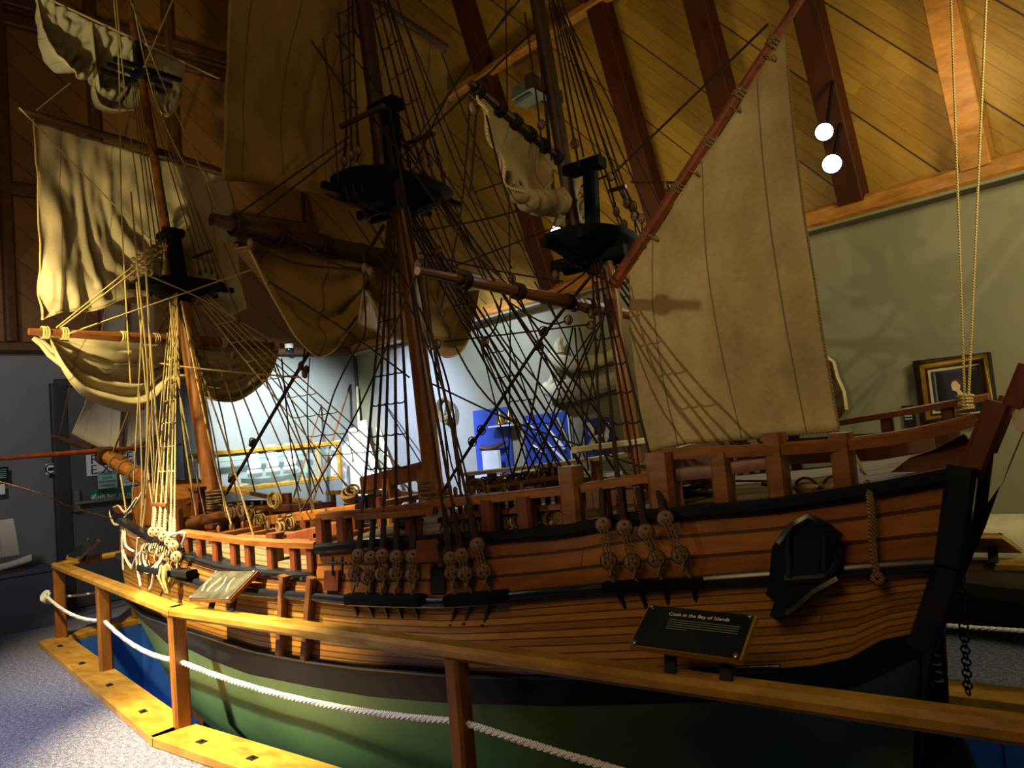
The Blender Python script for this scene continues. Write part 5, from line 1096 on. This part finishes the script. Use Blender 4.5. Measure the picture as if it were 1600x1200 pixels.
for k in range(10): q = along(Pf, (k+.4)/10); x, y = PX(q); hank(x, y, q.y, .055, 'roped' if k % 3 else 'ropem', .0)
hank(427, 770, C-.1, .05, 'ropem'); 
for x, y in ((360, 790), (376, 788), (392, 792), (405, 800), (415, 812), (395, 818), (380, 815), (438, 812), (452, 806)): hank(x, y, C+random.uniform(-.15, .1), .035, 'ropem')
for x, y in ((930, 772), (945, 770), (960, 766), (975, 764)): hank(x, y, C-.02, .035, 'roped')
# =================================================================== BARRIER
fence = thing('handrail_barrier', (-2.4, C, 0), 'varnished oak handrail barrier on bolted base planks around the ship pit', 'railing')
for poly in (fence_near, fence_far):
    for a, b in zip(poly, poly[1:]):
        d = (b-a).normalized(); m = MB(); m.beam(a+Z3*FZ-d*.02, b+Z3*FZ+d*.02, .085, .05, Z3, .3); m.build('handrail', M['ywood'], fence)
        sd = -1 if poly is fence_near else 1; q = Vector((d.y, -d.x, 0))*.05 if poly is fence_near else Vector((-d.y, d.x, 0))*.05
        if (b-a).length > 1: m = MB(); m.beam(a+q+Z3*.022-d*.03, b+q+Z3*.022+d*.03, .19, .044, Z3, .1); m.build('base_plank', M['ywood'], fence)
    m = MB(); a, b = poly[0], poly[1]; m.beam(a+Vector((-.02, 0, .022)), b+Vector((-.02, 0, .022)), .19, .044, Z3, .1); m.build('base_plank', M['ywood'], fence)
def near_at(a):  # fence line point for a given x
    for p, q in zip(fence_near[1:], fence_near[2:]):
        if p.x <= a <= q.x: return p.lerp(q, (a-p.x)/(q.x-p.x))
    return fence_near[-1].copy()
p_mid = fence_near[1].lerp(fence_near[2], .485)
posts = [fence_near[1], p_mid, fence_near[2], near_at(PN(712, 1018, 1.87).x), Vector((.9, 1.87, 0))]
fposts = [Vector((p.x, 2*C-p.y, 0)) for p in posts]
for i, p in enumerate(posts+fposts):
    d = Vector((1, 0, 0)) if (i % 5) > 2 else (fence_near[2]-fence_near[1]).normalized()
    m = MB(); m.beam(p+Z3*.03, p+Z3*(FZ-.02), .075, .06, d); m.build('post', M['fpost'], fence)
def fitting(p, d):
    m = MB(); n = Vector((-d.y, d.x, 0)); m.box(p+Z3*.046, d*.022, n*.016, Z3*.002); m.lathe(p+Z3*.047, Z3, [(0, .010), (.006, .009), (.008, .004)], 8); m.build('bolt_plate', M['iron'], fence)
for (a, b, f) in ((1, 2, .12), (1, 2, .37), (1, 2, .62), (1, 2, .86), (2, 3, .055), (2, 3, .13), (2, 3, .22)):
    A, B = fence_near[a], fence_near[b]; d = (B-A).normalized(); fitting(A.lerp(B, f)+Vector((d.y, -d.x, 0))*.07, d)
def rope_run(pts, label, sagv, name='barrier_rope', r=.011, knot=False):
    m = MB()
    for a, b in zip(pts, pts[1:]):
        n = 40; L = (b-a).length; nt = int(L/.02)
        path = [a.lerp(b, i/n)-Z3*sagv*4*(i/n)*(1-i/n) for i in range(n+1)]
        m.tube(path, r*.72, 6)
        for s_ in range(3):   # three laid strands
            N = max(60, nt*2); q = []
            for i in range(N+1):
                t = i/N; c = a.lerp(b, t)-Z3*sagv*4*t*(1-t); d = (b-a).normalized(); x = d.cross(Z3).normalized(); y = x.cross(d); th = 2*PI*(t*L/.075+s_/3); q.append(c+(x*math.cos(th)+y*math.sin(th))*r*.55)
            m.tube(q, r*.62, 5)
    o = tag(m.build(name, M['ropew']), label, 'rope')
    return o
zr = .345
R0, R1, R2, R3, R4 = [p+Z3*zr for p in posts]; q = Vector((-.03, -.06, 0))
rp = rope_run([R0+Vector((-.05, -.06, 0)), R1], 'white rope with knotted end strung from the farthest post to the middle post', .05)
m = MB(); c = R0+Vector((-.06, -.06, -.0))
for k in range(3): m.torus(c+Vector((-.02*k, 0, .012*(k-1))), Vector((sn_(k*1.7), 1, .6*math.cos(k*1.7))), .035, .012, 14, 6)
m.build('end_knot', M['ropew'], rp)
rope_run([R1, R2], 'white rope sagging between the middle post and the corner post', .05)
rope_run([R2, R3], 'white twisted rope running from the corner post to the front post', .05)
rope_run([R3, R4], 'white twisted rope leading right from the front post out of view', .06)
F0, F1, F2, F3, F4 = [p+Z3*zr for p in fposts]
rope_run([R0, F0], 'pale rope strung across the bow end of the barrier', .03, r=.009); rope_run([F3, F4], 'pale rope strung along the far side behind the stern', .03, r=.009)
m = MB(); p = near_at(-4.05); 
m.torus(PN(232, 938, near_at(-4.05).y+.03), Vector((.4, -1, 0)), .03, .006, 14, 5, .55); tag(m.build('rope_end', M['brope']), 'short loop of pale rope hanging under the handrail near the corner', 'rope')
# information panels on the handrail
def panel(fl, fr_, br, bl, label, face, frame, legs, rim=.014, name='information_panel', cat='sign'):
    br = fr_+(bl-fl)
    t = thing(name, (fl+fr_)/2-Z3*.05, label, cat); n = (fr_-fl).cross(bl-fl).normalized()
    if n.z < 0: n = -n
    m = MB(); m.quadbox([p-n*.018 for p in (fl, fr_, br, bl)], [fl, fr_, br, bl]); bd_ = m.build('backing_board', frame, t)
    c = (fl+fr_+br+bl)/4; ins = [p.lerp(c, .035)+n*.001 for p in (fl, fr_, br, bl)]
    m = MB(); m.quadbox(ins, [p+n*.004 for p in ins]); fc = m.build('printed_face', face, t)
    for p in ins: m = MB(); m.lathe(p.lerp(c, .06)+n*.004, n, [(0, .008), (.004, .007), (.006, .003)], 8); m.build('corner_stud', M['steel'], t)
    for f in legs:
        p = fl.lerp(fr_, f).lerp(bl.lerp(br, f), .45)-n*.02; m = MB(); m.beam(p, Vector((p.x, p.y-.03, FZ+.02)), .035, .012); m.build('bracket', M['iron'], t)
    return t, n, fc, ins
def near_panel(pts, n0, n1): return [PN(*pts[0], n0), PN(*pts[1], n0), PN(*pts[2], n1), PN(*pts[3], n1)]
P = near_panel([(294, 936), (358, 938), (411, 896), (338, 893)], 1.85, 1.98)
t, n_, fc, ins = panel(*P, 'tilted photo information panel on the handrail just right of the corner post', M['photo'], M['rail'], (.3, .8))
for k in range(4): m = MB(); a, b = ins[0].lerp(ins[1], .15+.2*k), ins[3].lerp(ins[2], .05+.2*k); m.tube([a.lerp(b, q/8)+n_*.0055+(ins[1]-ins[0])*.04*sn_(q+k*2) for q in range(2, 7)], .003, 4); m.build('printed_picture', M['cream'], fc)
P = near_panel([(983, 1008), (1158, 1032), (1182, 959), (1014, 946)], 1.82, 1.95)
t, n_, fc, ins = panel(*P, 'black information panel titled in small white letters on the front handrail', M['slate'], M['ywood'], (.3, .8))
xd, yd = ins[1]-ins[0], ins[3]-ins[0]
text('lettering', 'Cook in the Bay of Islands', ins[0]+xd*.52+yd*.82+n_*.005, xd, yd, .0165, M['paper'], fc, ext=.0003)
m = MB()
for k in range(5):
    a = ins[0]+xd*.26+yd*(.68-.055*k)+n_*.0055; m.beam(a, a+xd*(.66 if k < 4 else .2), .0022, .0008, n_)
m.build('text_lines', M['fixture'], fc)
P = [PN(104, 872, 2.44), PN(122, 874, 2.44), PN(160, 848, 2.62), PN(140, 843, 2.62)]
a = fence_near[1]+Z3*.64; P = [a+Vector((.02, -.03, -.02)), a+Vector((.02, .3, -.02)), a+Vector((-.06, .3, .1)), a+Vector((-.06, -.03, .1))]
P = [PZ(103, 871, .655), PZ(122, 874, .65), PZ(160, 848, .72), PZ(138, 842, .72)]
panel(*P, 'small dark information panel on the farthest corner of the handrail', M['slate'], M['ywood'], (.3, .8))
P = [PN(1597, 858, 3.62), PN(1515, 857, 3.62), PN(1505, 832, 3.5), PN(1566, 835, 3.5)]
panel(*P, 'tilted information panel on the far handrail behind the stern', M['slate'], M['ywood'], (.4,))
# suspension cords from the roof to the stern rail
for (x0, x1, lab) in ((1486, 1508, 'left of two thin pale cords hanging from the roof to the stern rail'), (1541, 1513, 'right of two thin pale cords hanging from the roof to the stern rail')):
    b = side_pt(x1, 632, 'l1', -.03, True); d = RAY(x0, 0); top_ = CAM+d*(b.y/d.y); top_ = b+(top_-b)*1.25
    m = MB(); m.tube([b, top_], .0045, 5); o = tag(m.build('hanging_cord', M['ropel']), lab, 'cord')
b = side_pt(1510, 632, 'l1', -.03, True); m = MB()
for k in range(5): m.torus(b-Z3*.012*k+Z3*.03, Z3+Vector((.2*sn_(k*3), .2, 0)), .026, .006, 12, 5)
m.tube([b-Z3*.03, b-Z3*.1+Vector((.02, 0, 0))], .006, 5); m.build('cord_knot', M['ropel'], ship)
b = PN(1503, 905, C+.2); m = MB()
for k in range(20):
    p = PN(1501+k*.6, 905+k*9.2, C+.2); m.torus(p, Vector((1, .6, 0)) if k % 2 else Vector((.2, 1, 0)), .014, .0035, 8, 4, 1, 1)
m.tube([PN(1500, 880, C+.2), PN(1501, 905, C+.2)], .004, 4); m.build('stern_chain', M['iron'], ship)
# wall light box behind the mizzen topmast
p = ceil_at(832, 142, .18); t = thing('floodlight_box', p, 'pale green grey floodlight box fixed to the ceiling behind the mizzen mast', 'light fitting')
m = MB(); x = SD; m.box(p, SD*.16, HD*.08+Z3*.02, Z3*.05-HD*.012); m.build('housing', M['fixture'], t); m = MB(); m.box(p-Z3*.07+HD*.02, SD*.13, HD*.06, Z3*.015); m.build('louvre', M['fixture'], t)
m = MB(); m.beam(p, p-HD*.25, .03, .05); m.build('bracket', M['iron'], t)
# =================================================================== LIGHTS
def L(kind, name, p, aim, power, col, size=.1, ang=60, blend=.7):
    d = bpy.data.lights.new(name, kind); d.energy = power; d.color = col
    if kind == 'SPOT': d.spot_size = math.radians(ang); d.spot_blend = blend; d.shadow_soft_size = size
    elif kind == 'AREA': d.size = size
    else: d.shadow_soft_size = size
    o = bpy.data.objects.new(name, d); COL.objects.link(o); o.location = p; o.rotation_euler = (Vector(aim)-Vector(p)).to_track_quat('-Z', 'Y').to_euler(); return o
c1 = ceil_at(1288, 206, .45); c2 = ceil_at(1300, 256, .4); c3 = PA(871, 362, -1.9)
c3 = CAM+RAY(871, 362)*4.7
lamp('spotlight', c1, CAM+Vector((-.6, .6, .2)), 'upper of the two bright spotlights on the right rafter', .055, .16, c1+HD*-.2+Z3*.35)
lamp('spotlight', c2, CAM+Vector((-.3, .5, 0)), 'lower of the two bright spotlights on the right rafter', .06, .16, c2+HD*-.2+Z3*.3)
lamp('spotlight', c3, CAM+Vector((0, .3, .1)), 'bright spotlight glowing beside the mizzen top', .05, .16, c3+Z3*.9)
WARM, YEL, COOL, LAV = (1, .80, .52), (1, .79, .36), (.80, 1, .97), (.80, .84, 1)
L('SPOT', 'key_bow', (-4.0, .2, 3.9), (-4.95, 2.35, 1.2), 1300, YEL, .05, 40, .7)
L('SPOT', 'key_sail', (-3.9, .7, .9), (-4.85, 1.95, 2.25), 520, YEL, .03, 28, .9)
L('SPOT', 'corner_teal', R(1.7, 2.0, 2.9), R(.0, 1.0, 1.35), 1500, (.84, 1, .97), .1, 58, .9)
L('SPOT', 'corner_lav', R(1.3, 1.9, 2.9), R(1.3, 0, 1.2), 1500, (.40, .50, 1), .1, 62, .9)
L('SPOT', 'wall_wash', R(3.4, 1.6, 3.0), R(2.7, 0, 1.7), 420, (.62, .74, 1), .1, 66, .9)
L('AREA', 'right_wall', R(8.3, 1.5, 2.5), R(6.6, 0, 1.6), 40, (1, .88, .48), .6)
L('AREA', 'ceiling_up', R(4.6, 1.5, 2.1), R(4.9, .5, 4.4), 13, (1, .82, .34), .4)
L('SPOT', 'ceil_spot', R(6.9, .8, 2.75), R(6.7, .2, 3.0), 12, (1, .75, .35), .05, 90, .9)
L('SPOT', 'stern_lamp', c1+HD*.1, (-1.6, 2.8, 1.0), 60, (1, .90, .74), .04, 75, .8)
L('SPOT', 'waist_lamp', c3+Vector((0, -.1, -.05)), (-2.2, 2.5, .9), 25, (1, .93, .82), .04, 80, .8)
L('SPOT', 'foreground', (-4.4, -.9, 3.5), (-4.0, .9, 0), 1300, (.86, .89, 1), .3, 70, .9)
L('SPOT', 'left_wall', (-5.0, .4, 3.3), WL(40, 700), 160, (.95, .97, 1), .2, 60, .9)
L('SPOT', 'gable_wash', (-4.6, 1.4, 2.6), WL(60, 250), 60, (1, .72, .35), .2, 90, .9)
L('SPOT', 'hull_lamp', (-3.7, .7, 3.7), (-3.3, 2.05, .5), 4600, (1, .80, .36), .04, 36, .9)
L('SPOT', 'green_lamp', (-4.3, -.5, 3.2), (-3.3, 2.05, .3), 1100, (1, .86, .5), .04, 30, .9)
L('AREA', 'hull_fill', (-.9, -.8, 3.2), (-1.2, 2.2, .9), 38, (1, .66, .32), 1.5)
L('SPOT', 'sail_lamp', (-3.0, -.9, 2.15), (-1.0, 2.66, 1.75), 180, (1, .85, .55), .03, 34, .8)
L('SPOT', 'topgallant', (-4.3, .9, 3.0), (-4.93, 2.1, 4.3), 110, (1, .92, .5), .04, 45, .8)
w = bpy.data.worlds.new('World'); bpy.context.scene.world = w; w.use_nodes = True; w.node_tree.nodes['Background'].inputs[0].default_value = (.9, .75, .5, 1); w.node_tree.nodes['Background'].inputs[1].default_value = .02
# =================================================================== CAMERA
cam = bpy.data.cameras.new('Camera'); cam.sensor_width = 36; cam.lens = 36*FPX/1600; cam.clip_start = .02; cam.clip_end = 100
co = bpy.data.objects.new('Camera', cam); COL.objects.link(co); bpy.context.scene.camera = co
def wv(x, y, z): return _ship(Vector((x, y, z)))
fw = wv(0, math.cos(PIT), math.sin(PIT)); up0 = wv(0, -math.sin(PIT), math.cos(PIT)); rt0 = wv(1, 0, 0)
rt = rt0*math.cos(ROL)-up0*math.sin(ROL); up = rt0*math.sin(ROL)+up0*math.cos(ROL)
co.matrix_world = Matrix((( rt.x, up.x, -fw.x, CAM.x), (rt.y, up.y, -fw.y, CAM.y), (rt.z, up.z, -fw.z, CAM.z), (0, 0, 0, 1)))
sc = bpy.context.scene; sc.view_settings.view_transform = 'Standard'; sc.view_settings.look = 'None'; sc.view_settings.exposure = 0
sc.cycles.max_bounces = 5; sc.cycles.caustics_reflective = False; sc.cycles.caustics_refractive = False
